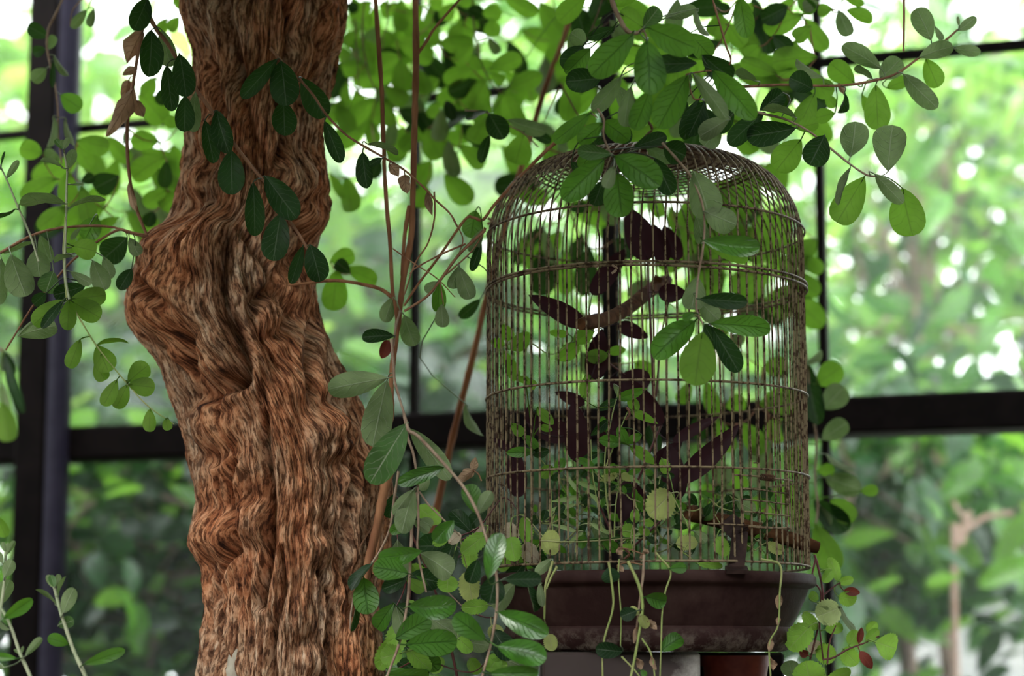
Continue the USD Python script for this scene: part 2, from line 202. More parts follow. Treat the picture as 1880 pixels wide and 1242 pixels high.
# ---------------------------------------------------------------- leaves
SHAPE = {'o': (0.78, 0.46), 'e': (0.62, 0.70), 'a': (0.6, 0.9), 'n': (0.55, 1.15), 'r': (0.5, 0.5), 'h': (0.95, 0.42), 'w': (0.45, 0.8)}
def leaf_grid(N, T, X, Y, Z, Lc, W, curl, cup, wave, ph, shape, nu, nv, scal=0):
    """N leaves at once: base T, axes X (along), Y (across), Z (upper side); chord Lc, width W; returns (N, verts, 3), faces, uv."""
    a, b = SHAPE[shape]
    t = 0.5 - 0.5 * np.cos(np.linspace(0, np.pi, nu + 1)) if not scal else np.linspace(0, 1, nu + 1) ** 0.9
    w = t ** a * (1 - t) ** b; w /= w.max(); w[0] = 0.05; w[-1] = 0.02
    if scal: w[1:-1] *= 1 + 0.16 * np.where(np.arange(1, nu) % 2, 1, -1) * 0.5
    s = np.linspace(-1, 1, nv + 1); tt, ss = np.meshgrid(t, s, indexing='ij'); ww = np.meshgrid(w, s, indexing='ij')[0]
    e = lambda q: np.asarray(q, float).reshape(-1, 1, 1) * np.ones((N, 1, 1))
    cu = e(curl); cu = np.where(np.abs(cu) < 1e-3, 1e-3, cu); Le = e(Lc) * (cu / 2) / np.sin(cu / 2)
    x0 = Le * np.sin(cu * tt) / cu; z0 = -Le * (1 - np.cos(cu * tt)) / cu
    h = cu / 2; x = x0 * np.cos(h) - z0 * np.sin(h); z = x0 * np.sin(h) + z0 * np.cos(h)
    y = ss * ww * e(W) / 2
    z = z + e(cup) * e(W) * 0.5 * (np.abs(ss) ** 1.5) * ww + e(wave) * e(W) * np.sin(tt * 9 + e(ph) + ss * 1.3) * ss ** 2 * ww
    E = lambda A: np.asarray(A, float).reshape(-1, 1, 1, 3)
    V = E(T) + x[..., None] * E(X) + y[..., None] * E(Y) + z[..., None] * E(Z)
    n2 = nv + 1; i, j = np.meshgrid(np.arange(nu), np.arange(nv), indexing='ij')
    q = np.stack([i * n2 + j, (i + 1) * n2 + j, (i + 1) * n2 + j + 1, i * n2 + j + 1], -1).reshape(-1, 4)
    f = np.vstack([q[:, [0, 1, 2]], q[:, [0, 2, 3]]])
    return V.reshape(N, -1, 3), f, np.stack([tt, ss * 0.5 + 0.5], -1).reshape(-1, 2)
def unit(v): return v / (np.linalg.norm(v) + 1e-12)
def one_leaf(B, T, W, face_up, shape='o', roll=0.0, curl=0.5, cup=0.25, wave=0.04, nu=10, nv=6, scal=0, petiole=None):
    ax = unit(T - B); view = unit(CAM - (B + T) / 2); n = unit(view - ax * (view @ ax)); n = n * math.cos(roll) + np.cross(ax, n) * math.sin(roll)
    Z = n if face_up else -n; Yv = np.cross(Z, ax)
    V, f, uv = leaf_grid(1, B, ax, Yv, Z, np.linalg.norm(T - B), W, curl, cup, wave, rng.random() * 6, shape, nu, nv, scal); V = V[0]
    if petiole is not None:
        d = np.linalg.norm(B - petiole)
        if d > 0.002:
            mid = (B + petiole) / 2 + Z * 0.18 * d - ax * 0.12 * d
            pv, pf = tube(spline([petiole, mid, B, B + ax * 0.12 * np.linalg.norm(T - B)], 3), 0.0007, 4)
            f = np.vstack([f, pf + len(V)]); uv = np.vstack([uv, np.tile([0.5, 0.5], (len(pv), 1))]); V = np.vstack([V, pv])
    return V, f, uv
BL = {'A': (0, 0, 2.957), 'B': (0, 400, 2.957), 'C': (0, 800, 2.811), 'D': (400, 0, 2.958), 'E': (400, 400, 2.958), 'F': (560, 800, 2.81), 'G': (860, 0, 2.958),
      'H': (1300, 0, 2.76), 'I': (860, 240, 2.7), 'J': (860, 660, 2.848), 'K': (960, 960, 2.5405), 'L': (1380, 600, 1.934), 'X': (0, 0, 1.0)}
TW = {'b': twig_b, 'g': twig_g, 'p': twig_p, 'd': twig_d, 't': twig_t, 'r': twig_r, 'v': vine_m}
# flag letters: material/face, then options: shape letter after '/', 'e' = seen nearly edge-on
FACE = {'u': 1, 'm': 1, 'c': 1, 'l': 0, 'g': 0, 's': 1, 'p': 1, 'k': 0, 'q': 1, 'P': 1, 'd': 0, 'r': 1, 'v': 1}
DEFSHAPE = {'s': 'r', 'p': 'r', 'k': 'r', 'q': 'r', 'P': 'w', 'd': 'a', 'r': 'e', 'v': 'n'}
def parse(block, Y, text, jit):
    ox, oy, s = BL[block]; out = []
    for rec in text.replace('\n', ' ').split(';'):
        w = rec.split()
        if not w: continue
        x0, y0, x1, y1, wd = map(float, w[:5]); fl = w[5]
        out.append((ox + x0 / s, oy + y0 / s, ox + x1 / s, oy + y1 / s, wd / s, fl, Y + (float(w[6]) if len(w) > 6 else 0.0)))
    return out
def spray(name, label, cat, block, Y, stems=(), leaves='', root=None, jit=0.018, tw='b', auto=False, group=None, swid=1.0):
    """A leafy shoot: stems [(width, 'x y [dY], x y ...')] and leaves traced in a block of the photograph, at distance Y with real relief."""
    ox, oy, s = BL[block]; lines = []
    for wd, txt in stems:
        pts = []
        for w in txt.split(','):
            q = [float(z) for z in w.split()]; pts.append(U(ox + q[0] / s, oy + q[1] / s, Y + (q[2] if len(q) > 2 else 0)))
        lines.append((wd / s / F * Y / 2 * swid, spline(pts, 6)))
    recs = leaves if isinstance(leaves, list) else parse(block, Y, leaves, jit)
    made = []
    for (x0, y0, x1, y1, wd, fl, Yl) in recs:
        Yl = Yl + rng.uniform(-jit, jit); lpx = math.hypot(x1 - x0, y1 - y0); Lm = lpx / F * Yl
        lean = rng.uniform(-0.35, 0.35) * Lm
        made.append((U(x0, y0, Yl), U(x1, y1, Yl + lean), wd / F * Yl, fl))
    if auto and made:
        P = np.array([q[0] for q in made]); P = P + np.array([0, 0.006, 0]); todo = set(range(1, len(P))); inn = [0]; k0 = int(np.argmax(P[:, 2])); todo = set(range(len(P))) - {k0}; inn = [k0]
        while todo:
            D = np.linalg.norm(P[inn][:, None] - P[sorted(todo)][None], axis=2); i, j = np.unravel_index(D.argmin(), D.shape); a, b = inn[i], sorted(todo)[j]
            mid = (P[a] + P[b]) / 2 + np.array([0, 0.004, -0.10 * D.min()]); lines.append((0.0009, spline([P[a], mid, P[b]], 4))); inn.append(b); todo.discard(b)
        if root is not None:
            R = U(root[0], root[1], Y + 0.01); lines.append((0.0014, spline([R, (R + P[k0]) / 2 + np.array([0.01, 0.0, 0]), P[k0]], 6)))
    org = lines[0][1][0] if lines else made[0][0]
    group = group or {'trailing_stem': 'stems trailing over the pot', 'upright_shoot': 'pale upright shoots at the left', 'climbing_vine': 'bare vines and stems between trunk and cage', 'leafy_branch': 'leafy branches hanging around trunk and cage', 'purple_plant': 'purple plants in the cage', 'creeping_plant': 'creepers round the pot'}.get(name)
    t = Thing(name, label, cat, org, group); allp = []
    if lines:
        ms = [tube(p, r * np.linspace(1.1, 0.75, len(p)), 6, 0.25, i) for i, (r, p) in enumerate(lines)]; allp = np.vstack([p for _, p in lines])
        if auto: t.part('twig', cat_meshes(ms), TW[tw], 60)
        else:
            for q in ms: t.part('stem', q, TW[tw], 60)
    for (B, T, W, fl) in made:
        k = fl[0]; shp = DEFSHAPE.get(k, 'o'); roll = rng.uniform(-0.3, 0.3)
        opt = fl[1:]
        if '/' in opt: shp = opt[opt.index('/') + 1]
        Lm = np.linalg.norm(T - B); curl, cup, wave, scal, nu, nv = rng.uniform(0.1, 0.8), rng.uniform(0.1, 0.4), 0.04, 0, 10, 6
        up = FACE[k]
        if 'F' in opt: up = 1 - up
        if 'E' in opt: roll = 1.15 * random.choice((-1, 1)); W = max(W / 0.45, 0.35 * Lm)
        if k in 'spkq': scal, nu, cup = 1, 18, rng.uniform(0.05, 0.3)
        if k == 'P': W *= 1.22
        if k == 'd': wave, curl, cup = 0.35, rng.uniform(0.6, 1.3), 0.6
        if k in 'gu': cup *= 1.1
        pet = None
        if len(allp):
            dd = np.linalg.norm(allp - B, axis=1); pet = allp[dd.argmin()]
        V, f, uv = one_leaf(B, T, W / math.cos(min(abs(roll), 0.7)) if 'E' not in opt else W, up, shp, roll, curl, cup, wave, nu, nv, scal, pet)
        t.part('leaf', (V, f), M[k], True, uv, label={'d': 'dry brown leaf', 'r': 'red withered leaf'}.get(k))
    return t
# ================================================================ THE SETTING: floor, glazed wall
floor = Thing('floor', 'dark earth floor of the glasshouse under the tree and the table', kind='structure')
floor.part('slab', rbox(-4, 4, -2.0, 4.6, -0.10, 0.0, 0.01), floor_m, False)
ground = Thing('garden_ground', 'mossy garden ground outside the glazed wall with a pale paved path', kind='structure')
ground.part('moss', rbox(-14, 14, 4.61, 24, -0.30, -0.06, 0.01), lawn_m, False)
ground.part('paving', rbox(0.75, 2.3, 4.7, 12, -0.20, -0.05, 0.01), ground_m, False)
KW = 0.0817; D0 = 3.42
W0, W1 = [np.array([(px - 940) / F * D0 / (1 + KW * (px - 940) / 940), D0 / (1 + KW * (px - 940) / 940), 0]) for px in (0, 1880)]
WU = unit(W1 - W0); WN = np.array([WU[1], -WU[0], 0]); WN = WN if WN[1] < 0 else -WN        # along the wall; towards the camera
def wall_uz(px, py, off=0.0):
    d = FWD + RIGHT * (px - 940) / F + UP * (621 - py) / F; o = W0 + WN * off
    p = CAM + d * (((o - CAM) @ WN) / (d @ WN)); return (p - W0) @ WU, p[2]
def wall_box(u0, u1, n0, n1, z0, z1, r=0.002):
    v, f = rbox(u0, u1, n0, n1, z0, z1, r); return W0 + v[:, :1] * WU + v[:, 1:2] * WN + v[:, 2:] * np.array([0, 0, 1.0]), f[:, ::-1]
wl = Thing('wall_back', 'black painted metal frame of the glazed back wall with post, beam and glazing bars', at=W0, kind='structure')
ub = lambda px, py=621: wall_uz(px, py)[0]
zb0, zb1 = wall_uz(1700, 790, 0.03)[1], wall_uz(1700, 722, 0.03)[1]
UL, UR = ub(-1900), ub(3500); ZT = 3.2
wl.part('beam', wall_box(UL, UR, -0.07, 0.03, zb0, zb1, 0.004), frame_m, False, label='thick black horizontal beam')
zr0, zr1 = wall_uz(1700, 103, 0.01)[1], wall_uz(1700, 87, 0.01)[1]
wl.part('rail', wall_box(UL, UR, -0.012, 0.012, zr0, zr1), frame_m, False, label='thin black horizontal glazing rail')
p0, p1 = wall_uz(32, 621, 0.07)[0], wall_uz(86, 621, 0.07)[0]
wl.part('post', wall_box(p0, p1, -0.02, 0.07, 0.0, ZT, 0.004), frame_m, False, label='square black post at the left')
pc, pr = wall_uz(106, 621, 0.03)[0], (wall_uz(134, 621)[0] - wall_uz(80, 621)[0]) / 2
c = W0 + WU * pc + WN * 0.035
wl.part('pipe', tube([c, c + [0, 0, ZT]], pr, 24), pipe_m, 40, label='round pipe beside the post with cool sky sheen in its colour')
cols = [ub(-330), None, ub(432), ub(762), ub(1122), ub(1512), ub(1955)]; cols[1] = (p0 + p1) / 2
for i, u in enumerate(cols):
    if i == 1: continue
    hw = 0.0145 if i == 4 else 0.0066
    wl.part('glazing_bar', wall_box(u - hw, u + hw, -0.012, 0.011, 0.0, ZT), frame_m, False)
wl.part('sill', wall_box(UL, UR, -0.08, 0.03, 0.0, 0.35, 0.004), frame_m, False)
zc = ZT
wlx, wrx = (W0 + WU * UL)[0] + .02, (W0 + WU * UR)[0] - .02
for nm, bx_, lab in (('added_wall_left', (wlx - .15, wlx, -2.6, 4.1, 0, zc), 'added unseen dark wall left of the camera that cuts sky light'), ('added_wall_right', (wrx, wrx + .15, -2.6, 3.1, 0, zc), 'added unseen dark wall right of the camera that cuts sky light'), ('added_wall_front', (wlx, wrx, -2.75, -2.6, 0, zc), 'added unseen dark wall behind the camera that keeps reflections dark')):
    w = Thing(nm, lab, kind='structure'); w.part('plaster', rbox(*bx_, .01), plaster_m, False)  # unseen walls, added to cut the sky light from sides and behind
cl_ = Thing('shade_ceiling', 'added unseen dark roof that cuts overhead sky light over the rear half', kind='structure')  # unseen roof, added so the upper trunk falls into shade
vv, ff = rbox(wlx - .1, wrx + .1, 0.95, 3.05, zc + .005, zc + .06, .005); cl_.part('boards', (vv, ff), ceil_m, False)
edges = [UL] + cols + [UR]; wn = 0
for i in range(len(edges) - 1):
    a, b = edges[i] + 0.004, edges[i + 1] - 0.004
    for (z0, z1, what) in ((0.35, zb0, 'lower'), (zb1, zr0, 'middle'), (zr1, ZT, 'upper')):
        wn += 1; side = ('outermost left', 'left of the post', 'right of the post', 'behind the tree trunk', 'between the trunk and the cage', 'behind the cage', 'right of the cage', 'outermost right')[i]
        w = UsdGeom.Xform.Define(stage, f'/World/window_{wn}'); w.GetPrim().SetCustomDataByKey('label', f'dusty glass pane of the {what} row, {side}'); w.GetPrim().SetCustomDataByKey('kind', 'structure')
        usdkit.mesh(stage, f'/World/window_{wn}/pane', wall_box(a, b, -0.006, -0.002, z0 + 0.001, z1 - 0.001, 0.0005), glass2_m if what == 'lower' else glass_m, False)

# ================================================================ THE TREE TRUNK
TY = 2.45
PR = np.array([[-260, 335, 655], [-120, 330, 648], [0, 328, 640], [50, 330, 638], [100, 346, 628], [150, 350, 618], [200, 345, 606], [250, 335, 600], [300, 325, 605], [350, 317, 608], [395, 304, 604], [420, 284, 594],
    [440, 262, 588], [470, 246, 584], [500, 236, 584], [550, 229, 590], [585, 232, 598], [610, 245, 606], [640, 268, 620], [700, 305, 648], [750, 325, 670], [800, 336, 692], [850, 347, 708], [900, 355, 714], [960, 349, 714], [990, 346, 713],
    [1020, 356, 712], [1060, 372, 704], [1100, 378, 700], [1150, 376, 702], [1200, 371, 706], [1260, 367, 712], [1400, 360, 718], [1800, 350, 730], [2400, 330, 740], [3050, 290, 755], [3480, 260, 765], [3700, 250, 770]], float)
from scipy.interpolate import PchipInterpolator
fl_, fr_ = PchipInterpolator(PR[:, 0], PR[:, 1]), PchipInterpolator(PR[:, 0], PR[:, 2])
ys = np.concatenate([np.linspace(-250, -30, 40), np.linspace(-28, 1270, 760), np.linspace(1275, 3620, 60)])[::-1]
th = np.concatenate([np.linspace(0, 190, 400, endpoint=False), np.linspace(190, 360, 60, endpoint=False)]) - 5; th = np.radians(th) + np.pi       # front half is dense: pi..2pi looks at the camera
lp = np.array([U(a, y, TY) for a, y in zip(fl_(ys), ys)]); rp = np.array([U(a, y, TY) for a, y in zip(fr_(ys), ys)])
cx, hw, zz = (lp[:, 0] + rp[:, 0]) / 2, (rp[:, 0] - lp[:, 0]) / 2, lp[:, 2]
TH, ZZ = np.meshgrid(th, zz); CX, HW = np.broadcast_to(cx[:, None], TH.shape), np.broadcast_to(hw[:, None], TH.shape)
dirx, diry = np.cos(TH), np.sin(TH); RY = 0.85 * np.convolve(np.pad(hw, 20, 'edge'), np.ones(41) / 41, 'valid')[:, None]
base = np.stack([CX + HW * dirx, TY + RY * diry, ZZ], -1)
bx, by = PIX(base.reshape(-1, 3)); bx, by = bx.reshape(TH.shape), by.reshape(TH.shape); front = np.clip(-diry * 1.6, 0, 1)
P0 = base @ trimesh.transformations.rotation_matrix(0.7, [0.6, 0.5, 0.3])[:3, :3].T; P0 = P0 + 0.35 * base * [1, 1, -.2]
q = np.stack([dirx * 0.8, diry * 0.8, ZZ * 3.2], -1)
wa, wb = meshkit.noise(q * 1.6, 3) - 0.5, meshkit.noise(q * 1.6 + 17, 5) - 0.5
disp = 0.020 * (meshkit.fbm(np.stack([dirx * 1.7, diry * 1.7, ZZ * 8], -1), 3, 11) - 0.5) + 0.012 * (meshkit.fbm(np.stack([dirx * 3.6, diry * 3.6, ZZ * 14], -1), 3, 12) - 0.5)
gu, gv = TH * 0.115 + 0.030 * wa, ZZ + 0.03 * wb                     # grain coordinates (metres round the trunk, metres up)
BUMPS = [(375, 440, 52, .016), (300, 470, 60, .010), (270, 560, 55, .012), (495, 578, 30, .020), (395, 640, 38, .011), (458, 668, 36, .010), (372, 690, 30, .008), (385, 775, 46, .014), (440, 730, 30, .010), (612, 795, 44, .022), (455, 960, 38, .012), (378, 985, 42, .012),
         (582, 1005, 34, .014), (570, 950, 26, .008), (540, 1130, 40, .009), (576, 1212, 27, .013), (555, 528, 36, .012), (452, 60, 55, .008), (545, 110, 45, .012), (560, 330, 45, .013), (590, 400, 30, .012), (470, 380, 40, .010), (385, 250, 36, .008), (360, 330, 36, .008), (660, 1090, 30, .008), (430, 560, 30, .008), (530, 700, 35, .008)]
for (px, py, r, h) in BUMPS:
    ex, ey = bx - px, by - py; d = np.hypot(ex, ey); g = np.exp(-(d / r) ** 2) * front
    h = 1.15 * h; disp = disp + h * g - 0.6 * h * np.exp(-((d - 1.35 * r) / (0.45 * r)) ** 2) * front
    gu = gu + (0.007 if h > .0165 else 0.0) * np.sign(ex) * np.exp(-(d / (1.3 * r)) ** 2) * np.minimum(1, np.abs(ex) / (0.4 * r)) * front      # the fibres flow round the knot
for (px, py, r, h) in [(496, 578, 4.5, .012), (628, 800, 15, .016), (600, 815, 10, .010), (425, 742, 16, .014), (642, 770, 12, .010), (585, 985, 10, .006), (420, 700, 10, .008), (480, 915, 10, .008), (405, 1140, 10, .008), (545, 470, 14, .008)]:
    disp = disp - h * np.exp(-(np.hypot(bx - px, by - py) / r) ** 2) * front
GROOVES = [([(412, 440), (405, 490), (408, 540), (420, 600), (440, 650), (438, 690), (415, 705)], 13, .024), ([(275, 520), (310, 570), (335, 620), (352, 680), (380, 730)], 9, .013), ([(430, 560), (440, 620), (450, 670)], 6, .008), ([(300, 640), (345, 720), (372, 790), (385, 850)], 7, .009),
    ([(476, 760), (478, 830), (488, 900), (490, 960), (488, 1040), (478, 1110)], 8, .014), ([(590, 560), (575, 610), (568, 680), (575, 720)], 9, .012), ([(400, -20), (425, 70), (445, 150), (470, 230), (500, 290)], 11, .013), ([(530, 0), (545, 60), (520, 150), (540, 230), (520, 300)], 9, .012), ([(470, 290), (520, 350), (560, 420), (570, 480)], 11, .014),
    ([(440, 420), (470, 460), (500, 520), (470, 550)], 7, .008), ([(670, 860), (650, 940), (640, 1030), (650, 1130)], 8, .010), ([(420, 850), (410, 920), (420, 1000), (400, 1080), (410, 1180), (430, 1250)], 6, .009), ([(510, 1010), (520, 1090), (500, 1180), (505, 1250)], 6, .008), ([(590, 1050), (610, 1120), (600, 1250)], 6, .008), ([(385, 120), (400, 200), (380, 290), (375, 360)], 8, .010), ([(600, 20), (590, 100), (580, 180)], 8, .010), ([(370, 1080), (390, 1150), (400, 1242)], 6, .007), ([(440, 870), (450, 920)], 8, .006)]
for pts, wd, h in GROOVES:
    sp = spline(np.array([(a, b, 0) for a, b in pts]), 6)[:, :2]; best = np.full(bx.shape, 1e9); sel = (by > sp[:, 1].min() - 60) & (by < sp[:, 1].max() + 60); xs, yy = bx[sel] + 130 * wa[sel] * 0.25, by[sel]; bs = np.full(xs.shape, 1e9)
    for a, b in zip(sp[:-1], sp[1:]):
        ab = b - a; tt = np.clip(((xs - a[0]) * ab[0] + (yy - a[1]) * ab[1]) / (ab @ ab), 0, 1); bs = np.minimum(bs, np.hypot(xs - a[0] - tt * ab[0], yy - a[1] - tt * ab[1]))
    best[sel] = bs; h = 1.7 * h; disp = disp - h * np.exp(-(best / wd) ** 2) * front + 0.22 * h * np.exp(-((best - 2.2 * wd) / wd) ** 2) * front
rid = lambda s, fu, fv, sd: 1 - 2 * np.abs(meshkit.noise(np.stack([gu * fu, gv * fv, np.full(gu.shape, 0.37 * s)], -1), sd) - 0.5)
nv_ = lambda fu, fv, sd: np.clip((0.47 - meshkit.noise(np.stack([gu * fu, gv * fv, gu * 0 + sd], -1), sd)) / 0.3, 0, 1)
r1, r2, r3 = rid(1, 60, 5, 21), nv_(210, 22, 22), nv_(430, 40, 23)
disp = disp - 0.0052 * np.maximum(r1 - 0.62, 0) / 0.38 - 0.0060 * r2 - 0.0032 * r3
disp = disp + 0.0022 * (meshkit.fbm(P0 * 190, 3, 51) - 0.5) + 0.0035 * (meshkit.fbm(np.stack([gu * 240, gv * 75, gu * 0], -1), 4, 31) - 0.5)
P = base + disp[..., None] * np.stack([dirx, diry, 0 * diry], -1)
# bark flakes along the outline and a rough silhouette come from the same relief
nz_, nt = TH.shape; i, j = np.meshgrid(np.arange(nz_ - 1), np.arange(nt), indexing='ij')
qd = np.stack([i * nt + j, i * nt + (j + 1) % nt, (i + 1) * nt + (j + 1) % nt, (i + 1) * nt + j], -1).reshape(-1, 4)
TF = np.vstack([qd[:, [0, 1, 2]], qd[:, [0, 2, 3]]]); TV = P.reshape(-1, 3)
TV = np.vstack([TV, [cx[-1], TY, zz[-1] + 0.01]]); kk = len(TV) - 1; top = (nz_ - 1) * nt + np.arange(nt)
TF = np.vstack([TF, np.stack([top, np.roll(top, -1), np.full(nt, kk)], 1)])
TUV = np.vstack([np.stack([gu, gv], -1).reshape(-1, 2), [0, 0]])
tree = Thing('tree', 'gnarled old tree with fibrous red-brown bark and swollen knots', 'tree', (cx[0], TY, 0))
tree.part('trunk', (TV, TF), bark_m, True, TUV)
def trunk_front(px, py):
    k = np.argmin((bx - px) ** 2 + (by - py) ** 2 + 1e6 * (front < 0.02)); return P.reshape(-1, 3)[k]
pg = trunk_front(415, 1215); st = [pg + [0.0, 0.012, 0.030], pg + [0, -0.004, 0.012], pg + [-0.002, -0.008, -0.010], pg + [-0.004, -0.008, -0.035]]
tree.part('bare_wood_scar', tube(spline(st, 4), np.interp(np.linspace(0, 1, 13), [0, .2, 1], [.003, .0085, .0105]), 10, 0.25, 3), ochre_m, 40, label='pale grey bare wood scar')
for k, pts in enumerate([[(590, 470), (598, 462), (604, 458)], [(598, 392), (606, 402), (609, 414)], [(596, 425), (602, 428), (606, 424)], [(232, 612), (232, 620), (236, 624)], [(560, 640), (563, 700), (572, 742)], [(690, 970), (668, 1000), (655, 1040)]]):
    pp = [trunk_front(a, b) + [0, -0.003, 0] for a, b in pts]
    tree.part('bark_strip', tube(spline(pp, 5), 0.0012, 5, 0.5, k), twig_b, 40)
# the crown, above the picture: it shades the trunk's top
N = 3200; cr = np.random.default_rng(4); yc_ = cr.normal(1.95, 0.42, N); Bc = np.stack([cr.normal(-0.30, 0.34, N), yc_, 1.35 + 0.345 * yc_ + cr.uniform(0.08, 0.75, N)], 1)
Xc = np.stack([cr.normal(0, 1, N), cr.normal(0, 1, N), cr.normal(-0.5, 0.6, N)], 1); Xc /= np.linalg.norm(Xc, axis=1, keepdims=True)
Zc = np.stack([cr.normal(0, .5, N), cr.normal(0, .5, N), np.ones(N)], 1); Yc = np.cross(Zc, Xc); Yc /= np.linalg.norm(Yc, axis=1, keepdims=True); Zc = np.cross(Xc, Yc)
Vc, fc, uvc = leaf_grid(N, Bc, Xc, Yc, Zc, cr.uniform(.06, .09, N), cr.uniform(.035, .05, N), cr.uniform(.2, .8, N), 0.2, 0.03, 0, 'o', 4, 2)
tree.part('crown', (Vc.reshape(-1, 3), (fc[None] + np.arange(N)[:, None, None] * Vc.shape[1]).reshape(-1, 3)), M['m'], True, np.tile(uvc, (N, 1)), kind='stuff')
tc_ = np.array([cx[-1], TY, zz[-1]]); lim = []
for k in range(9):
    a = k * 0.7; lim.append(tube(spline([tc_ - [0, 0, .05], tc_ + [0.15 * math.cos(a), 0.15 * math.sin(a), 0.15], tc_ + [0.55 * math.cos(a), 0.5 * math.sin(a), 0.2 + 0.03 * (k % 4)], tc_ + [1.0 * math.cos(a + .2), 0.85 * math.sin(a + .2), 0.35]], 6), np.linspace(.05, .008, 19), 8, .2, k))
tree.part('bough', cat_meshes(lim), otrunk_m, 40)

# ================================================================ THE TABLE, THE POT AND THE CAGE
CY = 2.42; R = 0.1815
c0 = U(1189, 1040, CY); AX = np.array([c0[0], CY, 0.0])
zf = lambda py, px=1189, r=R: U(px, py, CY - r)[2]                    # height of a point seen on the front of a round body
zring = {k: zf(k) for k in (372, 483, 697, 856, 1031)}
ZB = zring[1031] - 0.001
# pot
pz = lambda py, r: zf(py, r=r)
prim, pbot = pz(1046, .188), pz(1197, .158)
pot = Thing('planter_pot', 'round dark brown glazed planter pot under the birdcage', 'plant pot', (AX[0], CY, pbot))
prof = [(0.0, pbot), (.150, pbot), (.157, pbot + .003), (.163, pbot + .012), (.164, pbot + .022), (.160, pbot + .027), (.165, pbot + .036), (.174, pz(1100, .176)), (.179, pz(1078, .18)), (.180, pz(1074, .18)), (.186, pz(1070, .186)), (.1885, pz(1064, .188)), (.1885, pz(1052, .188)), (.186, prim), (.179, prim), (.176, prim - .004), (.172, prim - .02), (.150, prim - .06), (0, prim - .062)]
pv, pf = lathe(prof, 96, (AX[0], CY, 0)); an = np.arctan2(pv[:, 1] - CY, pv[:, 0] - AX[0])
rough = (meshkit.fbm(np.stack([np.cos(an) * 6, np.sin(an) * 6, pv[:, 2] * 90], -1), 3, 8) - 0.5) * np.clip(1 - (pv[:, 2] - pbot) / 0.035, 0, 1) * 0.012
rr = np.hypot(pv[:, 0] - AX[0], pv[:, 1] - CY); sc = np.where(rr > .1, 1 + rough / np.maximum(rr, .1), 1); pv[:, 0] = AX[0] + (pv[:, 0] - AX[0]) * sc; pv[:, 1] = CY + (pv[:, 1] - CY) * sc
pot.part('bowl', (pv, pf), pot_m, 50)
sv, sf = lathe([(.174, prim - .022), (.168, prim - .012), (.13, prim - .006), (.07, prim + .002), (.03, prim + .004), (0.0005, prim + .005)], 64, (AX[0], CY, 0)); sv[:, 2] += 0.008 * (meshkit.fbm(sv * 60, 3, 2) - 0.5)
pot.part('soil', (sv, sf), soil_m, 50)
# block, table, red pot
zt = pbot - 0.115
bl = U(996, 1230, 2.285); br_ = U(1286, 1230, 2.285)
blk = Thing('wooden_block', 'worn brown block with a chalky right end propping up the planter pot', 'block', (bl[0], 2.285, zt))
blk.part('block', rbox(bl[0], br_[0], 2.285, 2.56, zt, pbot - .0005, .003), block_m, 30)
rp0 = U(1350, 1240, 2.44); zrp = pbot - 0.004
rpot = Thing('red_clay_pot', 'small dark red clay pot half hidden under the right side of the planter', 'plant pot', (rp0[0], 2.44, zt))
rpot.part('bowl', lathe([(0, zt), (.020, zt), (.022, zt + .002), (.037, zrp - .012), (.039, zrp - .012), (.039, zrp), (.035, zrp), (.033, zrp - .02), (.0, zrp - .025)], 40, (rp0[0], 2.44, 0)), redpot_m, 40)
brd = Thing('dark_gap_board', 'added dark board that blackens the gap behind the red clay pot', 'board', (br_[0], 2.53, zt))  # board added to make the gap between block and red pot dark
brd.part('board', rbox(br_[0] + .002, br_[0] + .12, 2.53, 2.555, zt, pbot - .0005, .003), frame_m, 30)
tbl = Thing('plant_table', 'plain dark wooden table that carries the planter and its block', 'table', (AX[0], CY, 0))
tbl.part('tabletop', rbox(AX[0] - .235, AX[0] + .28, 2.2, 2.75, zt - .03, zt, .004), wood_m, 30)
for sx in (-.21, .25):
    for sy in (2.23, 2.72): tbl.part('leg', rbox(AX[0] + sx - .02, AX[0] + sx + .02, sy - .02, sy + .02, 0, zt - .03, .003), wood_m, 30)
# cage
cage = Thing('birdcage', 'domed wire birdcage with rusty rings standing on the planter pot, filled with plants', 'birdcage', (AX[0], CY, ZB))
ZS, H = zf(415), 0.118; NB = 94; RT = 0.030
def dome(n=15):
    a = np.linspace(0, 1, n) * np.pi / 2; r, z = np.cos(a) ** (2 / 2.7), np.sin(a) ** (2 / 2.5)
    r = RT + (R - RT) * r; return r, ZS + H * z
dr, dz = dome()
dr = np.append(dr, [RT * 0.9]); dz = np.append(dz, [dz[-1] - 0.012])
for k in range(NB):
    a = 2 * np.pi * (k + 0.35) / NB + rng.normal(0, .005); r = np.concatenate([[R, R, R, R], dr]); z = np.concatenate([[ZB, ZB + (ZS - ZB) * .33, ZB + (ZS - ZB) * .66, ZS - .01], dz])
    w = rng.normal(0, .0009, 4); aa = a + np.concatenate([w / R, np.full(len(dr), 0)]) + np.concatenate([[0] * 4, np.linspace(0, .10, len(dr))])
    cage.part('bar', tube(np.stack([AX[0] + r * np.cos(aa), CY + r * np.sin(aa), z], 1), 0.00104, 5, 0.2, k), wire_m, 60)
def hoop(z, r, w=0.0013, m=wire_m, name='ring', tilt=0.0, wob=0.0009, a0=0, a1=2 * np.pi, lbl=None):
    n = 97; a = np.linspace(a0, a1, n); rr = r + wob * np.sin(a * 3 + z * 90)
    cage.part(name, tube(np.stack([AX[0] + rr * np.cos(a), CY + rr * np.sin(a), z + tilt * np.cos(a) + wob * np.sin(2 * a + z * 50)], 1), w, 6, 0.15, int(abs(z) * 1000)), m, 60, label=lbl)
